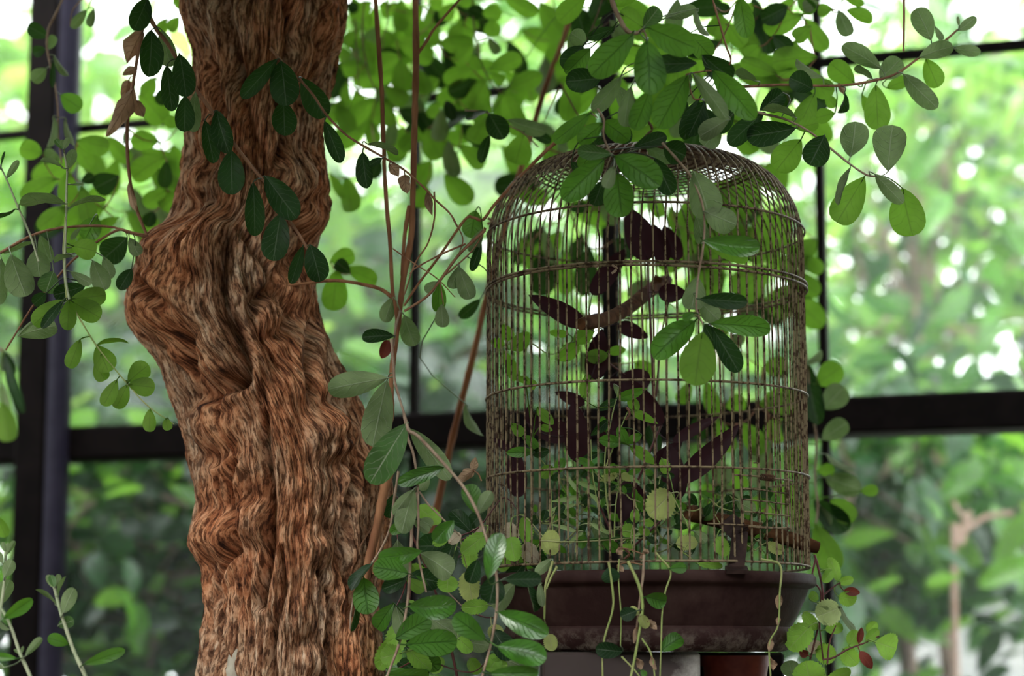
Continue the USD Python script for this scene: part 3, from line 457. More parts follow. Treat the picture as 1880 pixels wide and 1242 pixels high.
hoop(zring[372], R + .0012); hoop(zring[483] + .0018, R + .0022, .0015, tilt=.001); hoop(zring[483] - .0022, R + .0022, .0015, wob=.0013); hoop(zring[697], R + .0012, tilt=.001); hoop(zring[856], R + .0012); hoop(zring[1031], R + .001, .0014)
for k in range(12):
    f = 0.62 + 0.36 * k / 11; a = f * np.pi / 2; r = RT + (R - RT) * math.cos(a) ** (2 / 2.7); z = ZS + H * math.sin(a) ** (2 / 2.5)
    hoop(z - .0018, r, .0011, rust_m, 'crown_ring', 0, .0007)
hoop(dz[-1], RT * .9, .0018, rust_m, 'crown_ring')
hk = [(0, 0, dz[-1]), (0, 0, dz[-2] + .02), (.010, 0, dz[-2] + .034), (0, 0, dz[-2] + .046), (-.010, 0, dz[-2] + .036)]
cage.part('hook', tube(spline(np.array(hk) + [AX[0], CY, 0], 6), .0016, 6), rust_m, 60)
cage.part('hook_plate', lathe([(0, dz[-1] - .001), (RT, dz[-1] - .001), (RT, dz[-1] + .001), (0, dz[-1] + .001)], 24, (AX[0], CY, 0)), rust_m, 40)
def on_cage(px, py, out=0.002):                                          # the front of the cage's cylinder seen at a pixel
    d = FWD + RIGHT * (px - 940) / F + UP * (621 - py) / F; d = d / np.linalg.norm(d); o = CAM - AX; rr = R + out
    a, b, c_ = d[0] ** 2 + d[1] ** 2, 2 * (o[0] * d[0] + o[1] * d[1]), o[0] ** 2 + o[1] ** 2 - rr ** 2; disc = max(b * b - 4 * a * c_, 0)
    return CAM + d * ((-b - math.sqrt(disc)) / (2 * a))
ocx = lambda x, y, o=.002: on_cage(1200 + x / 4.14, 760 + y / 4.14, o)     # zoom of the door
def cage_wire(pts, w, name, parent=None, label=None):
    return cage.part(name, tube(spline([ocx(*p) for p in pts], 5), w, 6), wire_m, 60, parent=parent, label=label)
door = cage_wire([(615, 465), (760, 474), (900, 490), (1060, 512)], .0010, 'door', label='little wire door of the cage')
for pts in ([(655, 455), (668, 600), (685, 830)], [(1022, 490), (1030, 680), (1040, 875)], [(675, 568), (800, 578), (1020, 608)], [(680, 652), (850, 668), (1030, 692)], [(690, 744), (850, 758), (1030, 778)], [(410, 835), (560, 842), (720, 850), (1040, 880)], [(690, 855), (860, 870), (1035, 868)]):
    cage_wire(pts, .0009, 'door_wire', door)
hx = np.linspace(0, 1, 90); a0, a1 = ocx(818, 481), ocx(912, 492); hel = a0 + hx[:, None] * (a1 - a0) + 0.0032 * (np.cos(hx * 56)[:, None] * np.array([0, 0, 1]) + np.sin(hx * 56)[:, None] * unit(np.cross(a1 - a0, [0, 0, 1])))
cage.part('door_spring', tube(hel, .0006, 4), rust_m, 60, parent=door, label='small coil spring')
cage_wire([(760, 374), (790, 376), (795, 412)], .0008, 'latch')
for (px, py, a, b) in [(1127, 495, 5, 8), (1095, 487, 3, 5), (1157, 484, 3, 4), (899, 407, 5, 6), (1152, 760, 4, 11), (1150, 1018, 5, 9)]:
    q = on_cage(px, py, .003); cage.part('wire_tie', tube(spline([q + [-a * .0003, 0, b * .0006], q + [a * .0006, -.003, 0], q + [-a * .0005, -.002, -b * .0006]], 5), .0014, 5, .5, int(px)), twig_g if py < 600 else rust_m, 60)
# bracket hooked over rim
bp = [U(960 + x / 2.5405, 960 + y / 2.5405, yy) for x, y, yy in ((955, -8, 2.300), (1012, 50, 2.268), (1006, 120, 2.262), (994, 212, 2.256), (1000, 228, 2.243))]
brk = Thing('iron_bracket', 'bent flat iron bracket clamping the cage down on the pot rim', 'bracket', bp[-1]); bm = []
for a, b, w, t in ((0, 1, .0105, .004), (1, 2, .0085, .004), (2, 3, .0085, .004), (3, 4, .0115, .004)):
    pa, pb = bp[a], bp[b]; ax = unit(pb - pa); side = np.array([1, 0, 0]) if a else unit(np.array([0.75, 0.0, 0.62])); side = unit(side - ax * (side @ ax)); nn = np.cross(ax, side)
    pts = [pp + s * side * w + o * nn * t / 2 + ax * e * .002 for pp, e in ((pa, -1), (pb, 1)) for s in (-1, 1) for o in (-1, 1)]; h = trimesh.convex.convex_hull(np.array(pts)); bm.append((np.array(h.vertices), np.array(h.faces)))
brk.part('strap', cat_meshes(bm), iron_m, 30)
# sticks
def stick(name, label, pts, r, sd):
    p = spline(pts, 5); t = Thing(name, label, 'stick', p[0]); rr = np.linspace(r[0], r[1], len(p)); rr[0] *= .8; rr[-1] *= .8
    t.part('stick', tube(p, rr, 12, .07, sd), stick_m, 50); return t, p
s1, p1s = stick('perch_stick', 'brown perch stick slanting across the middle of the birdcage', [U(860 + x / 2.7, 240 + y / 2.7, yy) for x, y, yy in ((555, 960, 2.29), (680, 935, 2.36), (790, 880, 2.43), (890, 800, 2.50), (985, 742, 2.58))], (.0075, .0085), 4)
s1.part('knot', tube([p1s[-4] + [0, -.002, .004], p1s[-4] + [0.004, -.004, .012]], .006, 8), stick_m, 50)
s2, _ = stick('branch_stick', 'cut brown stick poking out through the lower right bars of the cage', [U(1200 + x / 4.14, 760 + y / 4.14, yy) for x, y, yy in ((265, 752, 2.38), (420, 790, 2.40), (600, 840, 2.41), (900, 915, 2.42), (1250, 1020, 2.43))], (.0095, .0085), 5)
# ================================================================ LEAFY SHOOTS (x y x y width flag, traced block by block)
HB = 'hanging branch'
# ---- in front of the trunk
spray('leafy_branch', 'long drooping twig of dark oval leaves hanging diagonally in front of the trunk', HB, 'A', 2.245,
 [(22, '795 -40, 800 60, 850 160, 905 230, 960 320, 1040 450, 1160 620, 1285 800, 1390 935, 1480 1040, 1560 1180, 1620 1270, 1675 1360')],
 '800 -10 725 165 120 u; 820 165 805 418 135 u -.02; 880 165 930 362 112 g .02; 975 295 1012 528 130 u -.02; 905 355 935 605 100 u; 1005 520 1000 716 112 u -.02; 1062 500 1045 716 88 g .02;'
 '1112 655 1160 888 95 u; 1175 600 1245 832 115 u -.01; 1255 818 1262 1058 150 u; 1440 957 1612 1188 150 u; 1374 990 1384 1283 112 u -.01; 1524 1160 1484 1418 155 u -.02; 1645 1335 1580 1542 72 u; 1684 1330 1738 1532 132 u')
spray('leafy_branch', 'twig of dark leaves with pale midribs running from the upper trunk to the vines', HB, 'D', 2.25,
 [(16, '285 262, 345 332, 400 390, 445 440'), (13, '440 425, 520 520, 595 630, 700 735, 820 810, 900 855, 1020 930, 1130 1030, 1180 1085, 1260 1160, 1300 1232')],
 '322 322 130 535 100 u; 342 332 372 577 165 u -.015; 458 425 585 637 142 u; 355 548 364 738 140 u .01; 580 660 668 886 92 u; 787 828 812 1024 95 u; 812 782 978 842 45 gE; 893 860 822 900 42 u;'
 '930 892 982 962 58 d; 1015 950 1030 1052 72 d; 1140 1040 1165 1172 42 d')
# ---- upper left
spray('leafy_branch', 'thin twig with small pale-edged leaves hanging before the round pipe', HB, 'A', 2.52,
 [(14, '350 -30, 300 80, 262 160, 255 260, 275 360, 300 470, 314 600, 318 740, 335 890'), (9, '510 -20, 490 15, 478 50'), (9, '450 -10, 395 55, 380 140')],
 '265 200 150 142 88 u; 262 270 292 190 55 g; 247 265 180 292 66 u; 252 372 178 445 82 g; 292 300 372 412 40 gE; 290 325 285 478 34 u; 330 515 442 592 110 m; 290 630 255 800 45 gE; 355 640 402 792 40 gE; 472 52 388 152 60 g; 512 45 485 145 52 g', tw='g')
spray('upright_shoot', 'pale upright shoot with felted buds at its tip in front of the left post', 'shoot', 'A', 2.26,
 [(15, '378 1638, 352 1480, 357 1242, 362 1000, 364 930, 346 808')],
 '345 812 300 757 36 gF; 345 812 370 747 36 g; 345 800 336 758 30 g; 365 916 402 812 62 g; 350 916 220 872 30 gE; 372 1002 455 1000 14 g; 358 1108 108 1112 78 gE; 372 1130 575 1087 40 gE', tw='p')
spray('upright_shoot', 'thin shoot with a few narrow leaves rising at the left edge of the picture', 'shoot', 'A', 2.3,
 [(13, '210 1420, 165 1280, 100 1130, 40 985, -5 890')], '36 970 100 870 40 g; 6 900 26 822 14 u; 84 1136 -30 1166 28 uE; 104 1108 208 1048 44 gE', tw='p')
spray('leafy_branch', 'cluster of broad backlit leaves in front of the dark post below the top rail', HB, 'A', 2.62, [],
 '230 830 105 808 115 l; 302 970 110 1075 128 l; 350 1120 205 1240 110 l; 415 762 592 802 112 l; 412 780 495 915 90 l; 368 930 382 1130 116 l; 440 1010 490 1215 105 l; 642 955 512 1022 132 u; 442 985 512 958 66 u; 240 885 305 830 100 g; 640 1182 532 1240 66 l; 300 1225 420 1180 80 l; 560 1130 470 1190 70 l', auto=True)
spray('withered_branch', 'reddish bare twig with curled dry brown leaves left of the trunk', 'withered branch', 'A', 2.36,
 [(22, '800 70, 770 170, 735 380, 700 600, 690 750, 702 950, 740 1130, 800 1285'), (14, '790 1285, 700 1265, 640 1250, 520 1318, 400 1410, 330 1485, 250 1580, 170 1675, 30 1903')],
 '772 170 690 345 105 d; 740 372 665 408 48 d; 700 435 675 560 62 d; 725 480 575 742 95 d; 742 545 780 635 66 d; 702 990 742 1155 42 d', tw='b')
spray('leafy_branch', 'shaded group of broad leaves tucked behind the left edge of the upper trunk', HB, 'A', 2.68, [],
 '760 500 892 665 150 l; 862 765 705 770 112 l; 892 850 718 968 130 l; 905 875 890 1022 84 u; 902 1030 780 1115 100 l; 832 1150 800 1235 80 u; 662 590 640 662 52 l; 970 92 920 172 72 l; 938 -5 1000 30 66 l; 900 100 860 190 70 l; 690 700 682 782 42 g; 980 1040 870 1130 110 l; 760 1180 850 1240 90 l; 840 420 780 520 90 l; 930 470 850 560 90 u; 960 690 900 640 80 l', auto=True, root=(300, -40))
# ---- left, beside the knot
spray('leafy_branch', 'low branch of grey-green hanging leaves crossing the dark post beside the knot', HB, 'B', 2.33,
 [(15, '-40 215, 20 180, 165 100, 300 60, 460 45, 600 50, 740 85, 800 92')],
 '60 200 142 427 160 g -.02; 218 95 275 242 78 g; 200 168 215 322 132 g -.03; 8 222 -5 475 95 g; 290 290 250 408 118 gF; 190 130 20 196 38 gE; 440 48 385 120 30 g; 362 60 390 192 74 l .05; 530 0 462 122 122 m .06; 692 108 565 222 150 u .06; 702 108 755 205 74 g .03; 715 278 648 392 82 u .05')
spray('leafy_branch', 'rosette of pale green leaves hanging in front of the dark post left of the knot', HB, 'B', 2.26,
 [(13, '357 -5, 345 200, 362 430, 378 455'), (9, '378 455, 440 560, 520 690, 630 830, 690 900, 800 1020, 945 1122')],
 '385 150 523 182 118 l; 402 212 296 246 36 gE; 502 232 570 395 108 g .05; 382 292 497 358 58 g; 562 212 602 332 74 g .05; 462 370 290 422 102 u .05; 250 410 182 472 72 u .05; 385 440 576 420 110 l .02; 386 452 545 545 125 l; 376 446 366 612 94 l; 345 446 180 580 112 l .01; 342 450 228 602 58 u -.02; 96 642 306 585 122 g .05;'
 '436 660 374 817 84 l; 526 695 590 840 125 l; 515 790 570 884 86 l .01; 525 692 698 680 26 lE; 696 890 808 800 115 l; 700 905 842 922 108 l .01; 635 880 560 1022 84 l; 692 905 628 1036 86 l .01; 815 1035 810 1163 73 l; 900 1090 912 1156 56 l', tw='t')
spray('leafy_branch', 'blurred glossy leaves close to the lens at the left edge of the picture', HB, 'B', 1.86, [(18, '-160 620, -90 690, 0 715, 20 725')],
 '22 725 128 1062 62 u; 18 722 75 855 74 u; 2 890 40 1082 52 g; 16 1000 48 1216 130 l', tw='g')
# ---- bottom left
spray('upright_shoot', 'pale shoot with a tufted tip and one long leaf pointing right, bottom left', 'shoot', 'C', 2.18,
 [(22, '470 1330, 440 1242, 380 1110, 335 980, 312 910, 280 782')],
 '280 787 240 722 40 g; 281 785 262 722 38 gF; 286 782 305 716 34 g; 300 830 340 727 24 gE; 297 882 183 797 24 gE; 326 920 382 788 76 g; 298 985 382 955 64 gF; 352 1080 245 1045 66 m; 432 1182 646 1108 66 m', tw='p')
spray('upright_shoot', 'pale shoot with a broad green leaf in the bottom left corner', 'shoot', 'C', 2.16,
 [(20, '185 1340, 155 1242, 105 1130, 55 985, 8 895')], '20 945 166 843 70 m; 130 1140 216 1045 42 g; 86 1152 -30 1140 44 m; 105 1130 72 1105 16 g; 108 1130 120 1088 16 g; 0 955 50 1002 30 gE; 20 1200 -12 1190 26 g', tw='p')
spray('upright_shoot', 'short shoot with a budding tip cut by the left edge above the corner', 'shoot', 'C', 2.2,
 [(18, '-20 1010, 0 920, 24 740, 30 600')], '30 622 76 545 30 g; 28 602 14 548 24 g; 31 600 43 553 22 g; 22 735 62 643 66 g; 14 662 -12 600 34 g; -5 880 50 745 80 g .2; -10 420 30 525 66 l .25', tw='p')
# ---- vines and bare stems between trunk and cage
def vine(label, block, Y, stems, tw='v', cat='vine'):
    return spray('hanging_rod' if cat == 'rod' else 'climbing_vine', label, cat, block, Y, stems, '', tw=tw)
vine('thick upright brown vine forking beside the trunk, right of the thinner upright vine', 'D', 2.40, [(34, '1072 -60, 1076 300, 1070 600, 1060 1000, 1050 1280, 1010 1500, 985 1700, 962 1880, 940 2080, 945 2240, 930 2330, 900 2600, 872 2900, 850 3120'), (17, '1078 300, 1130 230, 1180 150, 1310 0, 1350 -50'), (24, '1040 1118, 1018 1250, 1010 1330, 1000 1500')])
vine('thinner upright brown vine rising beside the trunk with a twig stretching left across it', 'D', 2.385, [(24, '852 -60, 870 200, 890 500, 900 800, 915 1100, 935 1320, 948 1580, 962 1650, 975 1800, 960 1950'), (20, '960 1630, 900 1580, 830 1555, 700 1530, 600 1525, 480 1540, 345 1555')])
vine('curved brown branch arching along the left shoulder of the cage down to the vines', 'E', 2.36, [(17, '1910 -460, 1800 -380, 1660 -240, 1510 -80, 1440 10, 1390 0, 1340 12, 1210 200, 1080 372, 1012 478')])
vine('slim branch rising to the left rim of the cage below the arching branch', 'E', 2.30, [(17, '1452 55, 1435 82, 1310 200, 1200 350, 1130 432, 1012 508'), (10, '1345 142, 1210 200, 1080 270, 1040 305'), (10, '1175 -140, 1176 0, 1140 140, 1070 250, 1012 420'), (7, '950 168, 1060 245, 1190 330, 1288 432'), (7, '1275 0, 1330 110, 1310 192')], tw='b')
vine('long straight brown stem slanting up behind the cage to the top of the picture', 'X', 2.70, [(12.5, '790 985, 805 920, 832 800, 872 640, 890 560, 925 420, 968 270, 1000 165, 1035 70, 1070 -40')])
vine('a few thin dark twigs dangling near the top between the trunk and the vines', 'D', 2.75, [(9, '800 -40, 785 200, 820 400, 865 505'), (8, '915 -40, 920 130, 880 230'), (7, '745 100, 755 300, 770 525')], tw='d')
vine('thin straight rod dangling from the top right above the rail', 'H', 2.3, [(13, '993 -40, 992 120, 990 258')], tw='b', cat='rod')
vine('slender dark twigs crossing above the left shoulder of the cage', 'G', 2.55, [(9, '500 452, 580 600, 640 695'), (8, '492 480, 410 662'), (9, '735 -30, 700 80, 660 180, 625 250')], tw='d')
vine('reddish stem hugging the right flank of the trunk low down', 'F', 2.36, [(52, '470 60, 440 160, 412 260, 385 400, 350 560, 318 700, 300 850')])
# ---- twig with two leaves from the vine to the trunk
spray('leafy_branch', 'four broad green leaves behind the twig between trunk and vine', HB, 'E', 2.62, [], '610 238 742 200 105 l; 690 275 862 352 100 l; 645 282 622 506 145 l; 720 300 640 240 80 u', auto=True)
spray('leafy_branch', 'two grey felted leaves and a red withered leaf on the forking vine', HB, 'E', 2.37, [(14, '990 505, 965 600, 955 700')],
 '952 432 905 568 84 g .03; 1012 530 1070 697 106 g .03; 958 642 783 650 78 u; 925 665 888 765 66 r', tw='g')
spray('leafy_branch', 'pairs of small leaves on thin twigs between the vines and the cage', HB, 'E', 2.33, [(9, '1205 335, 1290 265, 1380 180, 1440 90'), (8, '1205 340, 1225 470')],
 '1197 345 1192 512 82 m; 1190 348 1126 402 62 g; 1216 470 1222 596 80 g; 1308 265 1372 442 98 g; 1312 262 1262 384 72 g; 1440 62 1372 192 64 g; 1430 132 1378 290 54 u; 1400 -40 1372 112 112 m .06; 1345 1012 1442 1186 54 gE .2; 1425 442 1312 542 66 u .2')
# ---- lower middle: hanging branches over the pot's left side
spray('leafy_branch', 'hanging branch with large grey-green veined leaves above glossy ones, between trunk and cage', HB, 'F', 2.22,
 [(15, '446 -500, 455 -380, 462 -288, 485 -200, 510 -117, 538 -22'), (14, '510 -117, 530 10, 560 100, 580 250, 585 450, 582 600, 625 810'), (16, '575 270, 555 430, 545 620, 530 850, 490 1060, 430 1225, 400 1300'), (10, '590 290, 640 360, 720 440, 800 520')],
 '424 -296 118 -238 134 g; 422 -282 348 58 160 g .03; 524 -60 335 248 168 gF -.02; 540 -35 748 230 112 g .01; 716 165 478 250 82 c; 640 212 592 282 52 g .03; 562 278 498 506 108 g; 558 280 455 410 62 g -.02; 550 438 438 502 62 m; 592 432 655 472 70 g; 768 440 662 545 92 c;'
 '602 597 378 632 100 c; 596 608 757 718 132 g; 532 712 350 680 118 m -.02; 525 742 398 795 72 u; 524 738 616 802 68 l; 536 882 782 872 125 c -.02; 562 892 762 1012 92 g .03; 468 1048 646 942 122 m -.02; 520 1080 786 1060 140 m -.01; 415 1232 640 1242 82 m; 555 440 640 500 52 g', tw='g')
spray('leafy_branch', 'slender shoot with two drooping leaves in front of the lower trunk', HB, 'F', 2.25, [(13, '482 185, 460 330, 440 470, 400 572, 345 660, 270 770, 240 900, 232 1000')],
 '345 662 238 800 62 uE; 303 735 326 924 136 m; 262 775 236 1012 26 uE', tw='g')
spray('leafy_branch', 'pale stem with bright glossy puckered leaves hanging over the left side of the pot', HB, 'F', 2.16,
 [(17, '525 -60, 538 -22, 590 10, 720 150, 820 270, 890 400, 935 530, 985 700, 990 880, 960 1070, 915 1240, 900 1300')],
 '882 402 842 252 102 m; 892 405 962 288 74 g; 945 742 1006 503 108 c -.03; 1032 745 1222 742 84 u; 985 722 952 866 132 u .03; 1080 760 985 905 95 g .05; 890 640 848 762 84 u .02; 930 1055 768 930 112 m; 997 915 1258 1022 122 c -.02; 992 1090 1246 1152 132 c -.02; 950 1230 1205 1225 74 m -.02; 1140 760 1182 912 56 uE .05; 1212 758 1226 884 44 g .04', tw='g')
spray('creeping_plant', 'creeper with rounded scalloped yellow-green leaves spilling over the left of the pot rim', 'creeper', 'F', 2.33,
 [(7, '800 520 .02, 900 470 .02, 1010 330 .02, 1060 340 .02, 1110 410 .02'), (7, '870 920 .04, 950 940 .04, 1000 900 .04, 1100 600 .04'), (8, '600 1130 .04, 740 1200 .04, 870 1220 .04, 950 1150 .04')],
 '932 512 806 610 96 s -.04; 1060 525 1088 650 104 s -.03; 1132 420 1138 556 74 s; 1090 545 1040 450 74 k .03; 1208 652 1126 560 92 k; 1226 520 1296 612 92 p -.03; 742 556 804 508 58 k; 658 562 735 530 52 s; 738 722 732 812 108 s; 946 876 806 890 78 s; 840 700 862 862 110 p .05; 700 770 652 705 60 k .05; 962 980 1008 1070 82 p .03; 1002 1130 945 1218 86 s; 790 1045 862 1116 76 s; 502 1122 388 1150 108 s -.05; 460 866 372 1000 92 m/h -.03; 1262 1035 1284 1122 60 s .05; 1000 640 1050 690 80 s .02; 600 1000 560 1060 70 s .1; 850 1150 900 1230 70 s .06; 700 1140 660 1230 80 s .06; 900 450 880 520 50 k .04', tw='r')
spray('withered_leaf', 'single curled dry leaf hooked at the lower left of the cage', 'dry leaf', 'F', 2.26, [(8, '910 235, 895 200, 870 180')], '872 178 795 240 60 d; 868 180 880 112 44 d', tw='b')
# ---- top centre mass over the cage
spray('leafy_branch', 'left spray of broad leaves over the cage top with pale sheen, nearest the camera', HB, 'G', 2.10,
 [(26, '760 -60, 800 60, 860 165, 910 180, 950 160'), (10, '950 160, 970 220, 960 330')],
 '895 185 668 412 168 m -.02; 952 152 822 62 120 l; 950 150 1032 42 100 gF; 972 150 1238 262 170 m -.03; 968 220 985 517 182 m -.04; 800 150 645 205 66 u .05; 720 425 527 445 138 u .05; 662 262 527 400 108 m .07; 622 250 513 372 110 u .08; 640 240 555 178 96 g .1; 1240 342 992 352 108 u -.05; 985 490 902 708 120 m -.02; 830 415 672 605 100 g .02; 882 470 845 688 92 g; 815 470 880 600 90 g .06; 1085 95 1238 45 80 g .03; 1235 48 1308 196 46 gE .03; 925 -30 800 15 80 l .03', tw='g')
spray('leafy_branch', 'right spray of broad sheeny leaves hanging over the cage top', HB, 'G', 2.13,
 [(11, '1310 -60 .03, 1350 80 .03, 1400 250 .03, 1425 330 .03, 1380 385 .03, 1300 385, 1200 400, 1180 410'), (10, '1260 540, 1220 530, 1190 420')],
 '1190 410 1032 697 172 m -.05; 1202 182 1318 310 124 m .03; 1216 396 1400 645 92 g -.02; 1270 300 1435 430 118 u .02; 1330 385 1560 648 145 m -.04; 1282 548 1195 740 104 u .04; 1290 592 1318 712 108 u .03; 1422 642 1255 742 108 g .03; 1180 540 1130 640 90 u .06; 1250 540 1170 760 100 u .07; 1440 440 1479 600 90 g .06', tw='b')
spray('leafy_branch', 'star-shaped whorl of leaves in front of the crown of the cage', HB, 'G', 2.12,
 [(13, '700 590, 735 650, 735 740, 770 830, 790 860'), (9, '660 610, 700 640')],
 '662 615 462 772 98 m; 732 668 600 782 98 m .03; 735 660 874 762 122 m .01; 775 835 592 818 86 gF; 737 865 510 1088 152 m -.02; 797 850 1042 1012 168 m -.03; 790 900 745 1022 74 g -.05; 812 945 838 1183 174 m -.01; 725 985 678 1117 100 u .02; 1012 860 1105 1058 116 u .03; 690 790 610 920 100 m .05; 900 800 1076 738 86 u .05; 1062 790 1180 845 140 u .05; 962 800 1112 872 78 g .06; 560 880 620 950 60 u .1; 870 690 830 780 90 u .06', tw='g')
spray('leafy_branch', 'long stem hanging before the cage bars with a whorl of green leaves at its end', HB, 'I', 2.15,
 [(13, '960 60, 1040 150, 1110 240, 1165 390, 1165 560, 1140 720, 1130 880, 1165 965')],
 '1118 205 1192 436 168 g; 1170 400 1328 468 134 g; 1165 545 1446 576 108 c -.02; 1172 556 1385 648 84 l .02; 1135 722 1105 888 118 g .02; 1146 836 1384 850 86 u -.02; 1150 850 1242 940 98 g .02; 1200 958 1498 982 108 m; 1205 972 1340 1198 108 u .01; 1160 998 1122 1264 188 l -.03; 1122 945 918 1130 142 m; 1122 905 1062 935 42 m; 1130 420 1160 560 80 g .03; 1170 960 1240 1080 80 u .04', tw='g')
# ---- right branches
spray('leafy_branch', 'upper right branch of grey-green leaves reaching across the glazing rail', HB, 'H', 2.33,
 [(14, '120 445, 195 440, 380 430, 540 435, 700 432, 860 405, 960 370, 1060 300, 1200 205, 1265 150')],
 '875 347 678 232 100 g; 870 396 975 298 118 g .02; 1130 202 1055 42 116 g; 1152 136 1190 202 34 g; 1070 290 1242 235 92 g -.02; 1246 245 1382 264 64 g; 1266 155 1358 86 58 g; 1272 132 1264 84 18 g; 1104 300 1165 443 108 l; 990 376 1162 548 106 g -.02; 905 446 1022 402 70 l .05; 850 432 862 658 138 l; 835 402 738 348 46 gE; 582 392 448 298 52 gE; 530 452 412 395 116 u -.03; 542 470 455 655 115 l; 505 420 640 462 110 l .04; 742 420 618 318 118 l .06; 692 470 655 572 46 uE; 642 575 548 598 82 l .05; 780 480 822 580 52 l .06; 600 480 645 545 60 l .06; 248 412 135 372 56 gE; 660 425 690 480 30 d; 450 390 560 385 60 l .08', tw='b')
spray('leafy_branch', 'lower right branch dangling over the cage shoulder with wide wedge-shaped leaves at its end', HB, 'H', 2.22,
 [(12, '150 540, 270 575, 390 605, 510 665, 630 760, 710 825, 800 885, 862 895')],
 '442 652 196 692 134 u -.02; 282 570 105 735 108 u; 446 598 276 556 50 gE; 470 708 345 865 152 l .02; 590 686 515 838 144 u -.02; 720 796 745 616 150 g/h; 722 848 658 1040 46 gE; 792 896 652 1128 160 l .02; 912 870 935 634 178 g/h; 846 884 988 1032 84 g -.02; 985 955 1038 1197 188 l .02; 445 650 560 625 84 l .08; 130 560 30 660 120 u .05; 60 640 -20 740 110 g .07; 262 560 378 470 100 u .05; 380 470 300 560 90 u .06', tw='g')
spray('leafy_branch', 'dense tuft of leaves at the top of the picture just right of the cage centre', HB, 'H', 2.5, [],
 '160 -15 198 194 108 m -.12; 402 30 268 102 112 u; 482 70 282 150 112 l; 552 290 325 315 130 l; 345 372 162 305 92 l; 358 395 432 345 84 l; 450 -10 540 60 80 m; 632 45 556 62 66 l; 662 50 716 184 88 g; 700 50 832 104 74 l; 690 -10 790 22 50 l; 100 122 182 232 94 l; 5 290 122 395 104 u -.1; 440 385 570 378 66 l; 70 60 20 180 100 l; 230 20 150 90 90 l; 520 130 440 200 90 l; 30 20 110 60 60 u; 260 230 190 290 80 l; 330 180 420 260 90 u; 560 10 480 40 70 g', auto=True, root=(1460, -60))
spray('leafy_branch', 'bright backlit leaves behind the right side of the dome of the cage', HB, 'X', 2.86, [],
 '1400 300 1330 400 75 l; 1450 380 1390 470 80 l; 1380 420 1300 470 70 l; 1350 330 1290 400 70 l; 1480 470 1508 502 30 l; 1410 490 1350 545 66 l; 1460 520 1420 580 60 l; 1330 500 1270 560 66 l; 1250 420 1220 500 60 l; 1300 380 1240 440 60 l; 1440 290 1410 350 60 l; 1500 440 1450 480 50 l', auto=True, root=(1420, -40))
# ---- left of centre, out of focus
spray('leafy_branch', 'outer left layer of backlit leaves between the trunk and the thinner vine', HB, 'D', 2.95, [],
 '835 5 715 95 92 l; 765 158 690 252 100 l; 975 10 890 92 72 l; 998 -10 992 172 98 l; 800 215 835 332 112 l; 792 345 668 362 84 l; 802 405 680 392 62 l; 852 528 712 685 114 l; 702 440 690 588 62 l; 645 565 722 722 112 l; 618 592 690 560 54 l; 832 655 852 792 92 l; 700 20 760 60 70 u; 885 268 972 322 92 u; 760 60 830 140 80 l; 900 160 960 230 70 l; 695 960 725 1152 114 l -.2; 605 940 684 1078 56 l -.2; 884 868 830 968 80 u -.15; 725 255 790 215 70 l; 690 130 640 60 80 l; 640 250 700 330 80 l', auto=True, root=(660, -40))
spray('leafy_branch', 'middle layer of backlit leaves around the upright vines near the top', HB, 'D', 2.88, [],
 '970 213 1162 332 135 l; 988 302 866 360 108 l; 992 328 1008 508 122 l; 1080 368 1135 514 102 l; 905 475 1028 555 106 l; 882 540 945 684 102 l; 962 638 930 800 78 g; 1002 690 978 856 94 l; 985 598 1082 652 98 u; 1088 610 1168 724 112 u; 1090 522 1106 658 58 g; 1145 140 1190 250 78 l; 1110 30 1040 120 90 l; 1180 60 1230 140 80 u; 1150 0 1220 40 80 l; 1160 870 1090 1005 120 l; 1130 1000 1090 1130 115 l; 1060 720 1000 820 90 l; 1200 430 1120 480 90 l; 930 40 880 20 60 l; 1150 760 1060 700 90 l', auto=True, root=(750, -40))
spray('leafy_branch', 'right layer of backlit leaves between the vines and the cage', HB, 'D', 2.8, [],
 '1200 230 1388 245 118 l; 1262 312 1416 342 86 l; 1332 302 1262 290 32 u; 1386 370 1228 448 104 l; 1415 440 1250 505 112 u; 1455 425 1345 595 114 l; 1240 548 1282 654 78 u; 1302 540 1322 642 42 l; 1214 598 1192 768 98 g; 1436 610 1238 718 66 uE; 1250 762 1290 962 98 g; 1130 702 1210 862 142 l; 1232 948 1380 1100 134 l; 1312 795 1448 900 112 l; 1325 680 1468 782 118 u; 1352 75 1432 78 72 u; 1280 20 1220 110 90 l; 1330 130 1270 200 80 l; 1420 150 1340 110 80 l; 1300 20 1400 10 70 l; 1200 560 1150 640 80 l', auto=True, root=(840, -40))
spray('leafy_branch', 'spray of backlit leaves left of the cage shoulder at the top', HB, 'G', 2.75,
 [(9, '20 -40, 30 130, 60 300, 95 400, 150 480, 190 510')],
 '190 -22 378 72 96 l; 75 72 182 68 104 l; 130 105 132 200 102 l; 0 42 72 72 72 u; 108 202 165 292 60 g; 118 372 292 312 106 l; 214 480 396 398 114 l; 95 424 5 600 106 l; 102 480 55 684 104 l; 192 490 290 738 136 l; 90 650 20 775 120 l; 130 400 190 450 70 l; 20 300 60 380 70 l; 640 -25 490 118 124 l -.3; 330 100 250 20 60 l .1; 20 250 -60 330 90 l', tw='d')
spray('leafy_branch', 'dark leaf pair and an arched grey leaf just above the left shoulder of the cage', HB, 'G', 2.48,
 [(9, '-20 600, 80 605, 110 618, 215 680, 300 725, 380 800')],
 '112 620 192 757 128 u; 115 735 68 888 62 u; 214 652 422 716 88 g; 100 604 -10 652 46 uE; 302 726 255 892 152 l .05; 330 720 450 770 60 u .04', tw='g')
